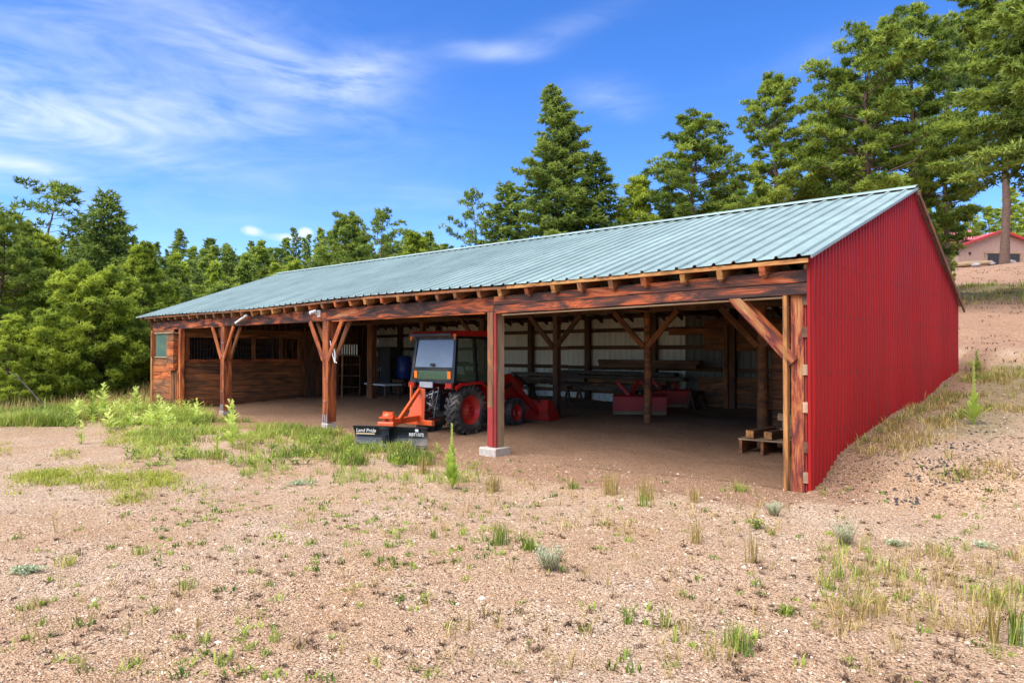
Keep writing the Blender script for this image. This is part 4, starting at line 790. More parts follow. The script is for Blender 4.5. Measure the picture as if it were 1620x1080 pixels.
# lumber
gb = 'boards stacked along the back wall'
rr = random.Random(12); nB = 0
desc = ['bottom', 'second', 'third', 'fourth', 'fifth', 'sixth', 'seventh']
for (x0, x1, z0, n_, lb) in [(-13.9, -10.4, .75, 3, 'grey brown board of the left stack on the back wall'), (-11.5, -7.0, .60, 5, 'long grey board of the tall middle stack on the back wall'), (-9.9, -6.0, 1.38, 2, 'dark board laid on top beside the white sheets')]:
    for k in range(n_):
        a = x0+rr.uniform(-.3, .3); b = x1+rr.uniform(-.4, .4); z = z0+k*.132; yy = 9.2+rr.uniform(-.08, .05)-(k % 2)*.25
        o = timber('lumber_board', (a, yy, z), (b, yy+rr.uniform(-.06, .06), z+rr.uniform(-.004, .004)), .30, .12, rr.choice([W_GREY, W_DARK, W_BROWN]))
        tag(o, f'{desc[k]} {lb}', 'board', gb); nB += 1
for (x_, lb) in ((-13.2, 'left stack'), (-11.0, 'middle stack, near end'), (-8.3, 'middle stack, far end'), (-6.4, 'red implements')):
    r_ = thing('sawhorse', f'dark timber trestle under the board stack beside the {lb}', 'trestle', (x_, 9.15, Hs(x_, 9.15)))
    timber('top_rail', (0, -.4, .48), (0, .45, .48), .10, .10, W_DARK, r_, local=True)
    for sy in (-.3, .35): timber('leg', (-.12, sy, 0), (0, sy, .45), .07, .07, W_DARK, r_, local=True); timber('leg', (.12, sy, 0), (0, sy, .45), .07, .07, W_DARK, r_, local=True)
# pallet and timbers by corner post
px_, py_ = at(1216, 12.3); pz = Hs(px_, py_)
pal = thing('pallet', 'low wooden pallet platform just inside the near corner post', 'pallet', (px_, py_, pz), R_(5))
for k in range(6): timber('deck_board', (-.42, -.36+k*.145, .25), (.42, -.36+k*.145, .25), .125, .03, W_PALE, pal, local=True)
for q in (-.38, 0, .38): timber('stringer', (q, -.42, .12), (q, .42, .12), .05, .235, W_BROWN, pal, local=True)
for q, lb in ((-.20, 'left of two short beams with bright orange ends on the pallet'), (.13, 'right of two short beams with bright orange ends on the pallet')):
    o = timber('short_beam', (px_+q, py_-.38, pz+.345), (px_+q+.06, py_+.5, pz+.345), .15, .14, W_DARK); tag(o, lb, 'beam', 'short beams on the pallet')
    mb = MB(); mb.box((-o.data.vertices[8].co.x-.0 if False else -(.5*math.hypot(.88, .06))-.003, 0, 0), (.006, .14, .13)); ob = mb.put('cut_end', W_YEL, o, True)
for k, (dx, dz, dy, lb) in enumerate([(.30, .36, .2, 'lower'), (.36, .50, .15, 'middle'), (.28, .63, .2, 'topmost')]):
    mb = MB(); mb.box((0, 0, 0), (.34, .16, .13), Euler((0, rr.uniform(-.1, .1), rr.uniform(-.6, .6))).to_matrix(), ch=.01); tag(add('wood_offcut', mb.mesh('offcut', W_PALE), None, (px_+dx, py_+dy, pz+dz)), f'{lb} pale wood offcut in the small heap on the pallet', 'wood offcut', 'offcuts heaped on the pallet')
# blue barrel, table, notice cabinet, leaning posts, picket bundle
bx, by = at(640, 27.0); z = Hs(bx, by); t = thing('barrel', 'blue plastic barrel standing behind the tractor cab', 'barrel', (bx, by, z))
mb = MB(); mb.lathe([(0, 0), (0, .27), (.04, .29), (.28, .29), (.30, .30), (.33, .29), (.58, .29), (.60, .30), (.63, .29), (.88, .28), (.90, .26), (.89, 0)], 'z', 24); mb.put('body', M_BLUE, t, True); mb = MB(); mb.tube([(.1, 0, .89), (.1, 0, .92)], .03, 8); mb.put('bung', M_BLACK, t, True)
z = z+0; bt = thing('barrel_stand', 'dark crate raising the blue barrel off the floor', 'crate', (bx, by, Hs(bx, by))); 
for k in range(4): timber('slat', (-.35, -.33, .06+k*.14), (.35, -.33, .06+k*.14), .03, .12, W_DARK, bt, local=True); timber('slat', (-.35, .33, .06+k*.14), (.35, .33, .06+k*.14), .03, .12, W_DARK, bt, local=True)
for q in (-.3, 0, .3): timber('slat', (q, -.34, .56), (q, .34, .56), .2, .03, W_DARK, bt, local=True)
t.location.z += .59
cx, cy = at(608, 27.5); z = Hs(cx, cy); cb = thing('cabinet', 'dark metal cabinet with a white notice against the back wall', 'cabinet', (cx, cy, z), R_(12))
mb = MB(); mb.box((0, 0, .95), (1.1, .5, 1.9), ch=.01); mb.put('body', M_BLACK, cb, True)
for s in (-1, 1): mb = MB(); mb.box((s*.27, -.262, .95), (.52, .02, 1.8)); d_ = mb.put('door', M_DARKIN, cb, True); mb = MB(); mb.box((s*.06, -.285, 1.0), (.02, .03, .18)); mb.put('handle', M_GALV, d_)if False else mb.put('handle', M_GALV, d_, True)
mb = MB(); mb.box((-.22, -.277, 1.62), (.18, .006, .20)); mb.put('notice', M_WHITEP, cb, True)
tx, ty_ = at(606, 25.0); z = Hs(tx, ty_); tb = thing('low_table', 'low table under a pale sheet of board beside the tractor', 'table', (tx, ty_, z), R_(-8))
mb = MB(); mb.box((0, 0, .50), (1.6, .7, .05)); mb.put('tabletop', M_WHITEP, tb, True)
for a in (-.7, .7):
    for b in (-.28, .28): timber('leg', (a, b, 0), (a, b, .47), .06, .06, W_DARK, tb, local=True)
hx_, hy_ = at(551, 26.5); pk = thing('hanging_pickets', 'row of short white slats hanging on the stall wall behind the third post', 'slat rack', (hx_, hy_, 1.9), R_(30))
timber('rail', (-.42, .02, .20), (.42, .02, .20), .04, .05, W_DARK, pk, local=True)
for k in range(8): timber('slat', (-.37+k*.105, 0, -.20), (-.37+k*.105, 0, .20+rr.uniform(-.02, .02)), .055, .015, M_WHITEP, pk, local=True, up=(0, 1, 0))
for k, (px, dz, lb) in enumerate([(528, 1.5, 'shorter yellow pole leaning in the dark behind the third post'), (541, 1.7, 'taller yellow pole leaning in the dark behind the third post')]):
    a = at(px, 26); b = at(px+1, 26.4); o = timber('leaning_pole', (a[0], a[1], Hs(*a)), (b[0], b[1], Hs(*a)+dz), .07, .05, W_YEL); tag(o, lb, 'pole', 'poles leaning behind the third post')
sx_, sy_ = at(540, 27.4); sh = thing('shelf_unit', 'tall dark shelf unit against the wall behind the leaning poles', 'shelves', (sx_, sy_, Hs(sx_, sy_)), R_(25))
for q in (-1.0, 0, 1.0): timber('upright', (q, 0, 0), (q, 0, 1.6), .5, .05, W_DARK, sh, local=True, up=(1, 0, 0))
for q in (.35, .8, 1.25, 1.6): timber('shelf', (-1.0, 0, q), (1.0, 0, q), .5, .04, W_DARK, sh, local=True)
# ------------------------------------------------------------------ house on the hill
hxc, hyc = at(1584, 80); hz = Hs(hxc, hyc)-.1
ho = thing('house', 'tan stucco house with faded red metal roof on the hilltop', 'house', (hxc, hyc, hz), R_(47))
gw = 5.3; wh = 2.3
mb = MB(); mb.prism([(-gw, 0), (gw, 0), (gw, wh), (0, wh+1.75), (-gw, wh)], 0, 9, axis='y'); mb.put('wall', M_STUCCO, ho, True)
for s in (-1, 1):
    for k in range(12):
        mb = MB(); y0_ = -.5+k*.83; P = [(s*(gw+.55), y0_, wh-.18), (s*(gw+.55), y0_+.82, wh-.18), (0, y0_+.82, wh+1.88), (0, y0_, wh+1.88)]
        mb.poly(P+[(a, b, c+.07) for a, b, c in P], [(0, 1, 2, 3), (7, 6, 5, 4), (0, 4, 5, 1), (1, 5, 6, 2), (2, 6, 7, 3), (3, 7, 4, 0)]); mb.bar((s*(gw+.55), y0_+.02, wh-.10), (0, y0_+.02, wh+1.96), .05, .05); mb.put('roof_panel', M_HROOF, ho, True)
    timber('rake_board', (s*(gw+.55), -.53, wh-.14), (0, -.53, wh+1.92), .05, .24, M_HTRIM, ho, local=True)
gd = MB(); gd.box((.4, -.03, .75), (4.0, .05, 1.5)); gdo = gd.put('garage_shade_panel', M_DARKIN, ho, True)  # dark panel on the solid wall stands in for the garage's inner shade
for a, b in (((-2.0, -.06, 0), (-2.0, -.06, 1.6)), ((2.5, -.06, 0), (2.5, -.06, 1.6)), ((-2.1, -.06, 1.62), (2.6, -.06, 1.62))): timber('door_trim', a, b, .06, .18, W_PALE, ho, local=True)
mb = MB(); mb.box((-3.9, -.08, 1.5), (.16, .16, .3), ch=.02); mb.put('wall_lamp', M_BLACK, ho, True)
# log porch wing at left
lg = thing('log_porch', 'log porch with railing and a pink roofed dormer left of the tan house', 'porch', (*at(1510, 82), Hs(*at(1510, 82))-.2), R_(10))
for q in (-1.6, .4, 1.35): mb = MB(); mb.tube([(q, 0, 0), (q, 0, 4.0)], .16, 10); mb.put('log_post', M_LOG, lg, True)
for k in range(12): mb = MB(); mb.tube([(-2.6, .8, .2+k*.34), (-1.6, .8, .2+k*.34)], .16, 8); mb.put('log', M_LOG, lg, True)
mb = MB(); mb.tube([(-2.4, 0, 1.15), (1.4, 0, 1.15)], .06, 6); mb.tube([(-2.4, 0, .35), (1.4, 0, .35)], .05, 6)
for k in range(16): mb.tube([(-2.3+k*.24, 0, .35), (-2.3+k*.24, 0, 1.15)], .035, 5)
mb.put('railing', M_LOG, lg, True)
for k in range(5): mb = MB(); P = [(-1.2+k*.62, -1.2, 3.55), (-.60+k*.62, -1.2, 3.55), (-.60+k*.62, 2.6, 5.2), (-1.2+k*.62, 2.6, 5.2)]; mb.poly(P+[(a, b, c+.08) for a, b, c in P], [(0, 1, 2, 3), (7, 6, 5, 4), (0, 4, 5, 1), (1, 5, 6, 2), (2, 6, 7, 3), (3, 7, 4, 0)]); mb.put('roof_panel', M_HROOF, lg, True)
# berm edge : pale log and rocks
a = at(1494, 66); b = at(1572, 63); mb = MB(); mb.tube([(a[0], a[1], Hs(*a)+.15), ((a[0]+b[0])/2, (a[1]+b[1])/2, (Hs(*a)+Hs(*b))/2+.22), (b[0], b[1], Hs(*b)+.2)], [.22, .26, .2], 8); tag(mb.put('fallen_log', W_PALE), 'long pale log lying on the hill crest below the house', 'log')
def rock(x, y, r, lb, cat='rock', group=None, mt=M_ROCK, flat=.6, nm='rock'):
    bm = bmesh.new(); bmesh.ops.create_icosphere(bm, subdivisions=2, radius=r); s_ = random.uniform(0, 50)
    for v in bm.verts: k = .65+.7*float(vnoise(v.co.x/r*1.7+s_, v.co.y/r*1.7+v.co.z/r*2.1+s_)); v.co = Vector((v.co.x*k, v.co.y*k*.85, v.co.z*k*flat))
    me = bpy.data.meshes.new('rock'); bm.to_mesh(me); bm.free(); me.materials.append(mt); o = add(nm, me, None, (x, y, Hs(x, y)+r*flat*.25), (0, 0, random.uniform(0, 6))); return tag(o, lb, cat, group)
for px, d, r, lb in [(1545, 62, .35, 'flat pale boulder at the left on the hill crest'), (1600, 61, .55, 'wide pale boulder below the bare tall pine trunk'), (1572, 61.5, .25, 'small pale boulder between the two larger crest boulders')]: rock(*at(px, d), r, lb)
# ------------------------------------------------------------------ ground clutter
def spot(px, py):
    t = np.geomspace(2, 60, 900); X = CAM.x+Fv.x*t+Rv.x*(px-810)/1060*t; Y = CAM.y+Fv.y*t+Rv.y*(px-810)/1060*t; i = int(np.argmax(H(X, Y) >= 1.85-(py-555)/1060*t)); x, y = float(X[i]), float(Y[i])
    return x, y, Hs(x, y)
def vis(px, d): return at(px, d)
def gmesh(name, mb_): pass
# charcoal bits right of the red wall
dm = MB(); rq = random.Random(5)
for (px, py, m_, sp_) in [(1463, 745, 16, .16), (1490, 748, 22, .2), (1505, 750, 8, .1), (1434, 792, 12, .1), (1524, 705, 8, .12), (1546, 682, 6, .1), (1520, 655, 6, .1), (1450, 770, 8, .3), (1490, 720, 8, .4)]:
    x0, y0_, z0 = spot(px, py)
    for k in range(m_*3):
        x = x0+rq.gauss(0, sp_); y = y0_+rq.gauss(0, sp_); r_ = rq.uniform(.006, .032); z = Hs(x, y)+r_*.2; P = [Vector((math.cos(a)*r_*rq.uniform(.6, 1.2), math.sin(a)*r_*rq.uniform(.6, 1.2), -r_*.4)) for a in (0, 1.1, 2.2, 3.3, 4.4, 5.4)]+[Vector((rq.uniform(-.3, .3)*r_, rq.uniform(-.3, .3)*r_, r_*rq.uniform(.3, .8)))]
        dm.poly([p+Vector((x, y, z)) for p in P], [(q, (q+1) % 6, 6) for q in range(6)])
tag(dm.put('charred_debris', M_DROCK), 'black charred lumps and ash scattered beside the red wall', kind='stuff')
n = 70000                                  # loose pebbles near the camera
r_ = 1.2+rng.random(n)**.75*14; th = R_(YAW)+math.pi/2+rng.uniform(-.85, .85, n); X_ = CAM.x+np.cos(th)*r_; Y_ = CAM.y+np.sin(th)*r_; ok = ~((X_ < .1) & (Y_ > .5)) & (X_ > -24); X_ = X_[ok]; Y_ = Y_[ok]; n = len(X_)
sz = rng.lognormal(-5.15, .45, n)*np.where(rng.random(n) < .012, 1.5, 1); Zp = H(X_, Y_)
oct_ = np.array([(1, 0, 0), (0, 1, 0), (-1, 0, 0), (0, -1, 0), (0, 0, .7), (0, 0, -.5)], float); fo = np.array([(0, 1, 4), (1, 2, 4), (2, 3, 4), (3, 0, 4)])
V = oct_[None]*sz[:, None, None]*rng.uniform(.6, 1.25, (n, 6, 1)); a = rng.uniform(0, 6.28, n); ca_, sa_ = np.cos(a)[:, None], np.sin(a)[:, None]
V = np.stack([V[..., 0]*ca_-V[..., 1]*sa_, V[..., 0]*sa_+V[..., 1]*ca_, V[..., 2]], -1)+np.stack([X_, Y_, Zp+.001], -1)[:, None]
Fp = (fo[None]+(np.arange(n)*6)[:, None, None]).reshape(-1, 3)
M_PEB = foliage('pebbles', (.12, .075, .05), (.52, .36, .24), (.76, .62, .48), 0, .9)
me = mesh_np('gravel', V.reshape(-1, 3), Fp, M_PEB); a_ = me.attributes.new('tint', 'FLOAT', 'POINT'); a_.data.foreach_set('value', np.repeat(rng.random(n), 6).astype(np.float32))
tag(add('gravel', me), 'loose pinkish pebbles over the yard', kind='stuff')
def sample(n, px0, px1, py0, py1, dens=None, gh=-.05):
    """points on the yard chosen by where they stand (a patch given by its bearings and distances)"""
    px = rng.uniform(px0, px1, n); py = py0+(py1-py0)*rng.random(n); d = (1.85-gh)*1060/(py-555); X = CAM.x+Fv.x*d+Rv.x*(px-810)/1060*d; Y = CAM.y+Fv.y*d+Rv.y*(px-810)/1060*d
    dd = np.full(n, 60.); done = np.zeros(n, bool)
    for t in np.geomspace(2, 60, 260):
        X = CAM.x+Fv.x*t+Rv.x*(px-810)/1060*t; Y = CAM.y+Fv.y*t+Rv.y*(px-810)/1060*t; hit = ~done & (H(X, Y) >= 1.85-(py-555)/1060*t); dd[hit] = t; done |= hit
    d = dd[done]*rng.uniform(.99, 1.0, done.sum()); px = px[done]; X = CAM.x+Fv.x*d+Rv.x*(px-810)/1060*d; Y = CAM.y+Fv.y*d+Rv.y*(px-810)/1060*d
    k = ~((X < .05) & (X > -23.6) & (Y > -.35)); X = X[k]; Y = Y[k]
    return np.stack([X, Y, H(X, Y)], -1)
def clumped(P, sc_=1.3, thr=.5, o=0): v = vnoise(P[:, 0]*sc_+o, P[:, 1]*sc_+o*2)*.65+vnoise(P[:, 0]*sc_*3.1, P[:, 1]*sc_*3.1+o)*.35; return P[v > thr]
def stuff(name, parts, label):
    me = parts[0]
    for i, m_ in enumerate(parts): tag(add(name, m_), label[i] if isinstance(label, list) else label, kind='stuff')
G = np.concatenate([clumped(sample(4200, 215, 560, 650, 725), 1.3, .50), clumped(sample(900, 540, 680, 695, 735), 1.4, .45)])
g1 = blades('grass', G, rng.uniform(.08, .26, len(G)), .013, .8, F_GRASS, 8, tint=np.clip(vnoise(G[:, 0]*.9, G[:, 1]*.9+4)+rng.uniform(-.2, .25, len(G)), 0, 1), spread=.08)
stuff('grass', [g1], 'green grass growing along the drip line before the left posts')
G = clumped(sample(6500, -60, 330, 638, 674), .9, .36, 6); G = G[G[:, 0] > -27]
g2 = blades('grass', G, rng.uniform(.12, .42, len(G))*(.6+.8*vnoise(G[:, 0]*1.3, G[:, 1]*1.3)), .016, .8, F_GRASS, 8, tint=np.clip(vnoise(G[:, 0]*.8+9, G[:, 1]*.8)*1.1+rng.uniform(-.2, .3, len(G)), 0, 1), spread=.10); stuff('grass', [g2], 'tall green grass on the crest left of the barn')
G = clumped(sample(900, -60, 330, 640, 676), .8, .45, 13); gs = blades('dry_grass', G, rng.uniform(.2, .6, len(G)), .009, .4, F_STRAW, 5, spread=.08); stuff('dry_grass', [gs], 'pale seed headed grass mixed into the crest grass')
G = clumped(sample(420, 230, 700, 655, 735), .9, .45, 14); gs = blades('dry_grass', G, rng.uniform(.1, .35, len(G)), .007, .4, F_STRAW, 6, spread=.05); stuff('dry_grass', [gs], 'straw stalks mixed into the grass before the posts')
x_ = rng.uniform(-29, -21, 2600); y_ = rng.uniform(-9, 1.5, 2600); kk = (x_ < -22.2+.25*(y_+2)) & ~((x_ > -24) & (y_ > -.3)); G = np.stack([x_[kk], y_[kk], H(x_[kk], y_[kk])], -1)
g3 = blades('dry_grass', G, rng.uniform(.3, .8, len(G)), .012, .35, F_STRAW, 5, spread=.07); stuff('dry_grass', [g3], 'straw coloured grass along the crest beyond the yard')
Y1 = np.concatenate([sample(int(n_), a, b, c, d) for (a, b, c, d, n_) in [(35, 105, 745, 768, 220), (115, 205, 738, 772, 320), (215, 285, 745, 775, 200), (170, 245, 678, 708, 260), (190, 225, 770, 800, 70), (80, 120, 715, 728, 60), (12, 32, 765, 785, 30), (-40, 20, 700, 720, 80), (320, 345, 760, 790, 30), (250, 300, 700, 720, 40)]])
Y0 = clumped(Y1, 2.6, .46, 17)[::5]; Y1 = clumped(Y1, 2.6, .50, 8)[::2]; g4 = blades('yellow_ground_cover', Y1, rng.uniform(.03, .14, len(Y1)), .011, 1.5, F_YELLOW, 14, spread=.13); stuff('ground_cover', [g4], 'low yellow green mats of ground cover on the gravel')
G = np.concatenate([clumped(sample(900, 380, 760, 690, 765), 1.6, .48, 3), clumped(sample(160, 1290, 1620, 860, 960), 1.6, .52, 5)])
g5 = blades('grass', G, rng.uniform(.06, .2, len(G)), .008, .8, F_GRASS, 7, tint=rng.uniform(.2, .9, len(G)), spread=.03); stuff('grass', [g5], 'scattered green grass sprouts on the gravel yard')
G = np.concatenate([sample(150, 0, 1620, 740, 1075), sample(130, 600, 1240, 745, 850), sample(160, 1280, 1620, 870, 1000)])
g6 = blades('dry_grass', G, rng.uniform(.05, .20, len(G)), .006, .9, F_STRAW, 9, spread=.03); stuff('dry_grass', [g6], 'thin straw coloured sprouts dotted over the gravel')
G = np.concatenate([clumped(sample(480, 0, 1620, 700, 1075), 1.7, .52, 11), sample(90, 0, 1620, 700, 1075), clumped(sample(500, 250, 900, 700, 900), 2.1, .5, 12)])
B = clumped(sample(560, 0, 1620, 770, 1078), 1.9, .48, 21); gb = blades('weed_pit_clumps', B, rng.uniform(.015, .04, len(B)), .010, 1.8, F_BROWN, 14, spread=.014); stuff('weed_pit_clumps', [gb], 'small dark clumps standing for dead weeds and shaded pits over the gravel')  # brown clumps stand in for shaded pits and footprints besides dead weeds
g7 = blades('weeds', G, rng.uniform(.02, .07, len(G)), .014, 1.2, F_GRASS, 9, tint=rng.uniform(.1, .8, len(G)), spread=.025); stuff('weeds', [g7], 'tiny green weeds dotted over the gravel yard')
x_ = rng.uniform(.15, 2.4, 1500); y_ = rng.uniform(.6, 12.5, 1500); kk = rng.random(1500) < sm(2.6, .6, x_)+.15; G = np.stack([x_[kk], y_[kk], H(x_[kk], y_[kk])], -1); G = clumped(G, 1.2, .52, 2)
g8 = blades('dry_grass', G, rng.uniform(.05, .2, len(G)), .010, 1.0, F_STRAW, 9, tint=rng.uniform(0, .7, len(G)), spread=.07); stuff('dry_grass', [g8], 'dry brown grass on the slope beside the red wall')
G = clumped(G, 1.9, .55, 7); g9 = blades('grass', G, np.full(len(G), .14), .012, .7, F_GRASS, 7, spread=.06); stuff('grass', [g9], 'green grass among the dry grass beside the red wall')
x_ = rng.uniform(-40, 30, 9000); y_ = rng.uniform(25, 47, 9000); G = clumped(np.stack([x_, y_, H(x_, y_)], -1), .3, .44, 4)
g10 = blades('hill_grass', G, rng.uniform(.08, .3, len(G)), .035, .8, F_STRAW, 5, tint=rng.uniform(0, .6, len(G)), spread=.25); stuff('grass', [g10], 'olive grass band across the hillside bank')
G = clumped(G, .5, .64, 9); g11 = blades('hill_grass', G, rng.uniform(.2, .5, len(G)), .05, .5, F_GRASS, 5, tint=rng.uniform(0, .5, len(G)), spread=.25); stuff('grass', [g11], 'green grass within the hillside bank')
x_ = rng.uniform(-30, 25, 2600); y_ = rng.uniform(11, 60, 2600); G = np.stack([x_, y_, H(x_, y_)], -1); gh = blades('hill_litter', G, rng.uniform(.04, .16, len(G)), .03, 1.6, F_BROWN, 9, spread=.16); stuff('hill_litter', [gh], 'brown dead brush and litter over the bare hillside')
# dark twigs and dry litter
P = np.concatenate([clumped(sample(2600, 0, 1620, 720, 1078), 2.3, .60), clumped(sample(1800, 1300, 1620, 600, 800, gh=.5), 1.0, .45)]); n = len(P); ln = rng.uniform(.006, .035, n); a = rng.uniform(0, 6.28, n); d = np.stack([np.cos(a), np.sin(a), rng.uniform(-.1, .3, n)], -1)*ln[:, None]; s = np.stack([-np.sin(a), np.cos(a), np.zeros(n)], -1)*.004; up = np.array([0, 0, .006])
V = np.stack([P-d-s+up*.2, P-d+s+up*.2, P+d+up, P-d+up*2.2], 1); b0 = (np.arange(n)*4)[:, None]; Fl = np.concatenate([b0+[[0, 1, 2]], b0+[[1, 3, 2]], b0+[[3, 0, 2]]])
tag(add('twig_litter', mesh_np('twig_litter', V.reshape(-1, 3), Fl, simple('twig', (.10, .06, .04), .9))), 'dark twigs and bark litter strewn on the gravel', kind='stuff')
# ---- plants that stand out, one object each
def leaf_mesh(name, leaves, mat, stem=None):
    """leaves: (base, dir, side, length, width, tint); folded 6-tri leaves"""
    V = []; F = []; T = []
    for (b, d, s, ln, wd, t) in leaves:
        b, d, s = Vector(b), Vector(d).normalized(), Vector(s).normalized(); n_ = d.cross(s); k = len(V); drop = Vector((0, 0, -1))
        m1 = b+d*ln*.45; tip = b+d*ln+drop*ln*.18; V += [b, m1+s*wd/2+n_*wd*.12, m1, m1-s*wd/2+n_*wd*.12, b+d*ln*.8+s*wd*.33+n_*wd*.06+drop*ln*.07, b+d*ln*.8-s*wd*.33+n_*wd*.06+drop*ln*.07, tip, b+d*ln*.8+drop*ln*.09]
        F += [(k, k+1, k+2), (k, k+2, k+3), (k+1, k+4, k+7), (k+1, k+7, k+2), (k+3, k+2, k+7), (k+3, k+7, k+5), (k+4, k+6, k+7), (k+5, k+7, k+6)]; T += [t]*8
    me = mesh_np(name, [tuple(v) for v in V], F, mat, True); a = me.attributes.new('tint', 'FLOAT', 'POINT'); a.data.foreach_set('value', np.array(T, np.float32)); return me
def mullein(px, py, h, lb, seed, spike=.4, dense=1.0, mat=None):
    r = random.Random(seed); x, y, z = spot(px, py); t = thing('mullein_plant', lb, 'plant', (x, y, z), r.uniform(0, 6)); lv = []
    leafy = spike < .35; n_ = int((48 if leafy else 40)*dense*max(.55, h))
    for k in range(n_):
        f = k/n_; zz = h*(.96 if leafy else 1-spike*.75)*f**1.05; a = k*2.4+r.uniform(-.5, .5)
        if leafy: up = r.uniform(.35, 1.1)+.7*f; ln = h*(.30*(1-f)**.5+.08)*r.uniform(.6, 1.25); wd = ln*r.uniform(.30, .42); b0 = Vector((r.gauss(0, .03), r.gauss(0, .03), 0))*h
        else: up = 1.3+1.5*f; ln = (.30*(1-f)**.8+.08)*min(1, h)*r.uniform(.65, 1.2); wd = ln*.34; b0 = Vector((0, 0, 0))
        d = Vector((math.cos(a), math.sin(a), up)); lv.append((b0*f+Vector((0, 0, zz)), d, (-math.sin(a), math.cos(a), 0), ln, wd, .35+.5*f+r.uniform(-.25, .25)))
    for k in range(int(120*spike) if not leafy else 14):
        m_ = int(120*spike) if not leafy else 14; f = k/m_; s0 = spike if not leafy else .12; zz = h*(1-s0)+h*s0*f; a = k*2.4; d = Vector((math.cos(a), math.sin(a), 1.6)); ln = .055*(1-.55*f)*min(1, h)+.012
        lv.append(((0, 0, zz), d, (-math.sin(a), math.cos(a), 0), ln, ln*.6, .65+.35*r.random()))
    add('leaves', leaf_mesh('leaves', lv, mat or F_MULL), t, local=True); mb = MB(); mb.tube([(0, 0, -.03), (0, 0, h*.6), (0, 0, h)], [.010, .007, .003], 6); mb.put('stem', F_MULL, t, True)
for i, (px, py, h, lb, sp, dn) in enumerate([
    (715, 773, .92, 'tall bright flowering mullein spike left of the concrete footing', .45, 1.3), (368, 705, .95, 'tall leafy mullein in the grass between the second and third left posts', .2, .8),
    (130, 702, .50, 'small dark leafy mullein on the gravel before the grassy crest', .1, 1.1), (148, 668, .9, 'dark mullein stalk standing at the edge of the grassy crest', .3, .7), (41, 672, .62, 'short dark seedling conifer like plant at the far left crest', .4, 1),
    (72, 672, .7, 'thin stalk plant beside the short dark plant on the left crest', .4, .5), (215, 660, .95, 'pale leafy mullein close to the stall corner of the barn', .3, .8), (165, 655, 1.0, 'tall pale leafy plant in the middle of the crest grass', .3, .8),
    (252, 672, .8, 'leafy green plant just before the boxed window bay', .2, .8), (1540, 672, 1.0, 'tall thin mullein spike on the slope right of the red wall', .65, .6), (1545, 588, .5, 'round leafy green bush at the back foot of the red wall', .05, 1.8), (345, 715, .4, 'low leafy plant left of the tall mullein in the grass', .1, .9)]):
    mullein(px, py, h, lb, 60+i, sp, dn, None if i not in (3, 4, 10) else F_GRASS)
def tuft(px, py, h, lb, mat, n_=70, wid=.007, lean=.45, sp=.035, cat='grass tuft', nm='grass_tuft'):
    x, y, z = spot(px, py); me = blades(nm, np.array([[0, 0, 0.]]), np.array([h]), wid, lean, mat, n_, spread=sp); tag(add(nm, me, None, (x, y, z)), lb, cat)
for a in [
    (217+563, 776, .30, 'orange green grass clump right of the concrete footing', F_STRAW, 120, .006, .35, .05), (1160, 1022, .17, 'dense dark green grass tuft near the bottom right', F_GRASS, 110, .006, .35, .035), (792, 860, .26, 'green grass tuft with tan stalks left of the sagebrush', F_GRASS, 80, .007, .4, .04),
    (836, 868, .17, 'short dark green tuft touching the left of the sagebrush', F_GRASS, 60, .009, .6, .04), (1101, 858, .26, 'tall straw coloured tuft alone on the middle gravel', F_STRAW, 60, .005, .25, .03), (1187, 888, .34, 'pale wispy dry grass tuft right of the straw tuft', F_STRAW, 50, .005, .2, .03),
    (965, 782, .34, 'orange tan grass clump at the edge of the brown soil', F_STRAW, 100, .006, .3, .05), (1020, 790, .30, 'second orange grass clump at the brown soil edge', F_STRAW, 100, .006, .3, .05), (1017, 800, .22, 'greenish tuft below the second orange grass clump', F_GRASS, 50, .006, .3, .04), (1098, 794, .22, 'small tan tuft on the soil edge between clumps and post', F_STRAW, 50, .006, .3, .03),
    (908, 773, .12, 'small dark green tuft on the edge of the brown soil', F_GRASS, 60, .008, .5, .03), (1170, 776, .15, 'spreading low green tuft near the foot of the corner post', F_GRASS, 60, .008, .9, .05), (670, 748, .34, 'reddish grass clump between the blade and the footing', F_STRAW, 90, .006, .3, .05), (570, 730, .30, 'bright green clump before the black grading blade', F_GRASS, 110, .007, .4, .06),
    (1600, 1018, .32, 'tall green stalk tuft at the far right edge', F_GRASS, 24, .009, .25, .02), (1568, 1012, .30, 'yellow green stalk tuft left of the right edge tuft', F_STRAW, 24, .008, .25, .02), (993, 985, .16, 'thin green tuft in the lower middle gravel', F_GRASS, 30, .006, .4, .02), (1048, 990, .17, 'thin upright tuft right of the lower middle one', F_GRASS, 26, .006, .35, .02),
    (1358, 978, .30, 'forked tan and green stalks before the right dry grass', F_STRAW, 18, .008, .6, .02), (1240, 968, .08, 'flat green sprout on the lower right gravel', F_GRASS, 40, .012, 1.1, .03), (328, 1013, .10, 'lone green sprout on the lower left gravel', F_GRASS, 20, .008, .8, .02), (225, 876, .12, 'upright green tuft in the left middle gravel', F_GRASS, 30, .008, .4, .03),
    (298, 930, .12, 'green tuft low on the left gravel below the upright one', F_GRASS, 30, .008, .4, .03), (108, 892, .12, 'pale yellow green tuft beside the blue green mat', F_YELLOW, 50, .007, .6, .04), (686, 850, .13, 'small green tuft below the grading blade on gravel', F_GRASS, 30, .007, .5, .02), (1065, 1010, .12, 'thin green seedling at the lower middle right', F_GRASS, 14, .007, .5, .02)]:
    tuft(*a)
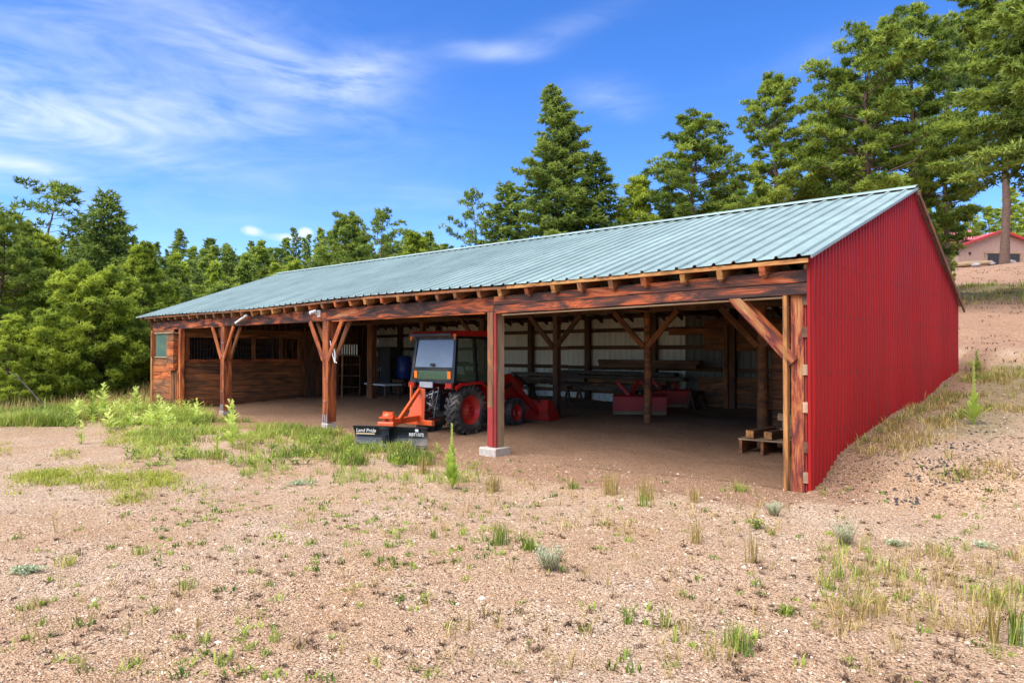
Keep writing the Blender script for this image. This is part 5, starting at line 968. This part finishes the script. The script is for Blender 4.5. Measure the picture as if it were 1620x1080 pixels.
def sage(px, py, h, rad, lb, mat, seed):
    r = random.Random(seed); x, y, z = spot(px, py); t = thing('sagebrush', lb, 'shrub', (x, y, z)); lv = []; mb = MB()
    for k in range(46):
        a = r.uniform(0, 6.28); tl = r.random()**.7; d = Vector((math.cos(a)*tl*rad/h, math.sin(a)*tl*rad/h, 1)).normalized(); ln = h*r.uniform(.55, 1.05); p0 = Vector((math.cos(a), math.sin(a), 0))*r.random()*rad*.35; p1 = p0+d*ln
        mb.tube([p0, p0.lerp(p1, .5)+Vector((0, 0, -.01)), p1], [.003, .0025, .001], 3, 0, False)
        for q in range(16):
            f = .1+.9*q/16; c = p0.lerp(p1, f); b = q*2.4+r.random(); dd = Vector((math.cos(b), math.sin(b), 1.1)); lv.append((c, dd, (-math.sin(b), math.cos(b), 0), .04*(1.2-.5*f), .007, .3+.5*f+r.uniform(-.2, .2)))
    add('leaves', leaf_mesh('leaves', lv, mat), t, local=True); mb.put('stems', W_PALE, t, True)
sage(868, 900, .26, .17, 'feathery pale green sagebrush in the middle of the gravel', F_SAGE, 1); sage(1223, 815, .17, .11, 'small grey green sagebrush before the corner post', F_SAGE, 2); sage(1335, 860, .26, .15, 'wispy grey green sagebrush on the right gravel', F_SAGE, 3)
def weeds(nm, P, h0, h1, mat, lb, seed, nl=16):
    r = random.Random(seed); lv = []
    for p in P:
        h = r.uniform(h0, h1); t0 = r.random()
        for k in range(nl):
            f = k/nl; a = k*2.4+r.uniform(-.5, .5); d = Vector((math.cos(a), math.sin(a), r.uniform(.3, 1.2))); ln = h*(.5*(1-f)+.2)*r.uniform(.6, 1.2); lv.append((Vector(p)+Vector((r.gauss(0, .02), r.gauss(0, .02), h*f*.9)), d, (-math.sin(a), math.cos(a), 0), ln, ln*.3, min(1, max(0, .5*t0+.4*f+r.uniform(-.1, .2)))))
    tag(add(nm, leaf_mesh(nm, lv, mat)), lb, kind='stuff')
weeds('leafy_weeds', clumped(sample(300, 100, 340, 645, 690), 1.1, .45, 31), .08, .30, F_GRASS, 'broad leafed green weeds mixed into the crest grass', 1)
weeds('leafy_weeds', clumped(sample(420, 200, 700, 665, 740), 1.4, .48, 32), .08, .28, F_GRASS, 'broad leafed green weeds in the grass before the posts', 2)
weeds('leafy_weeds', clumped(sample(60, 120, 330, 645, 680), 1.1, .3, 33), .2, .6, F_MULL, 'pale leafed weeds on the grassy crest', 3, 20)
weeds('leafy_weeds', Y0, .06, .15, F_YELLOW, 'yellow green leafy weeds in the mats on the gravel', 5, 12)
weeds('leafy_weeds', clumped(sample(110, 0, 1620, 720, 1060), 1.2, .48, 34), .02, .07, F_GRASS, 'tiny rosettes of green leaves on the gravel', 4, 9)
def mat_plant(px, py, rx, lb, mat, n_, seed, h=.04):
    x, y, z = spot(px, py); r = random.Random(seed); lv = []
    for k in range(n_):
        a = r.uniform(0, 6.28); q = r.random()**.8*rx*(.55+.45*math.sin(a*3+seed)*math.sin(a*2+seed)); c = Rv*(math.cos(a)*q)+Fv*(math.sin(a)*q*.8); c.z = r.uniform(0, h); b = r.uniform(0, 6.28); lv.append((c, (math.cos(b), math.sin(b), r.uniform(.2, 1.2)), (-math.sin(b), math.cos(b), 0), r.uniform(.02, .05), .018, r.random()))
    o = add('mat_plant', leaf_mesh('mat_plant', lv, mat), None, (x, y, z)); tag(o, lb, 'plant')
mat_plant(40, 905, .20, 'blue green mat plant on the left gravel', F_SAGE, 420, 1); mat_plant(90, 672, .4, 'dark blue green clump before the crest grass', F_SAGE, 200, 2, .12); mat_plant(473, 765, .33, 'blue green mat plant below the third post', F_SAGE, 420, 3); mat_plant(250, 735, .35, 'green mat plant on the gravel between yellow mats', F_GRASS, 260, 4); mat_plant(1412, 862, .16, 'grey green mat plant right of the wispy sagebrush', F_SAGE, 200, 5); mat_plant(1195, 835, .12, 'bright leafy sprout left of the small sagebrush', F_GRASS, 120, 6, .08); mat_plant(1550, 865, .16, 'pale leafy mat near the right edge', F_SAGE, 160, 7)
# bare dead branch at the left edge of the crest
x, y = at(58, 21.5); z = Hs(x, y); db = thing('dead_branch', 'bare grey dead branch leaning among the left edge pines', 'branch', (x, y, z)); mb = MB()
L1 = [Rv*.5+Vector((0, 0, .0)), Rv*.0+Vector((0, 0, .55)), Rv*-.45+Vector((0, 0, 1.05)), Rv*-.75+Vector((0, 0, 1.35))]; mb.tube(L1, [.03, .025, .018, .006], 6)
for k in range(6): b0 = L1[1].lerp(L1[3], k/6); mb.tube([b0, b0+Rv*random.uniform(-.35, .1)+Vector((0, 0, random.uniform(.05, .3)))], [.010, .003], 4)
mb.put('limbs', W_GREY, db, True)
print('objects', len(sc.objects), 'forest', cnt, 'tris', sum(len(m.loop_triangles) if m.loop_triangles else len(m.polygons) for m in bpy.data.meshes))
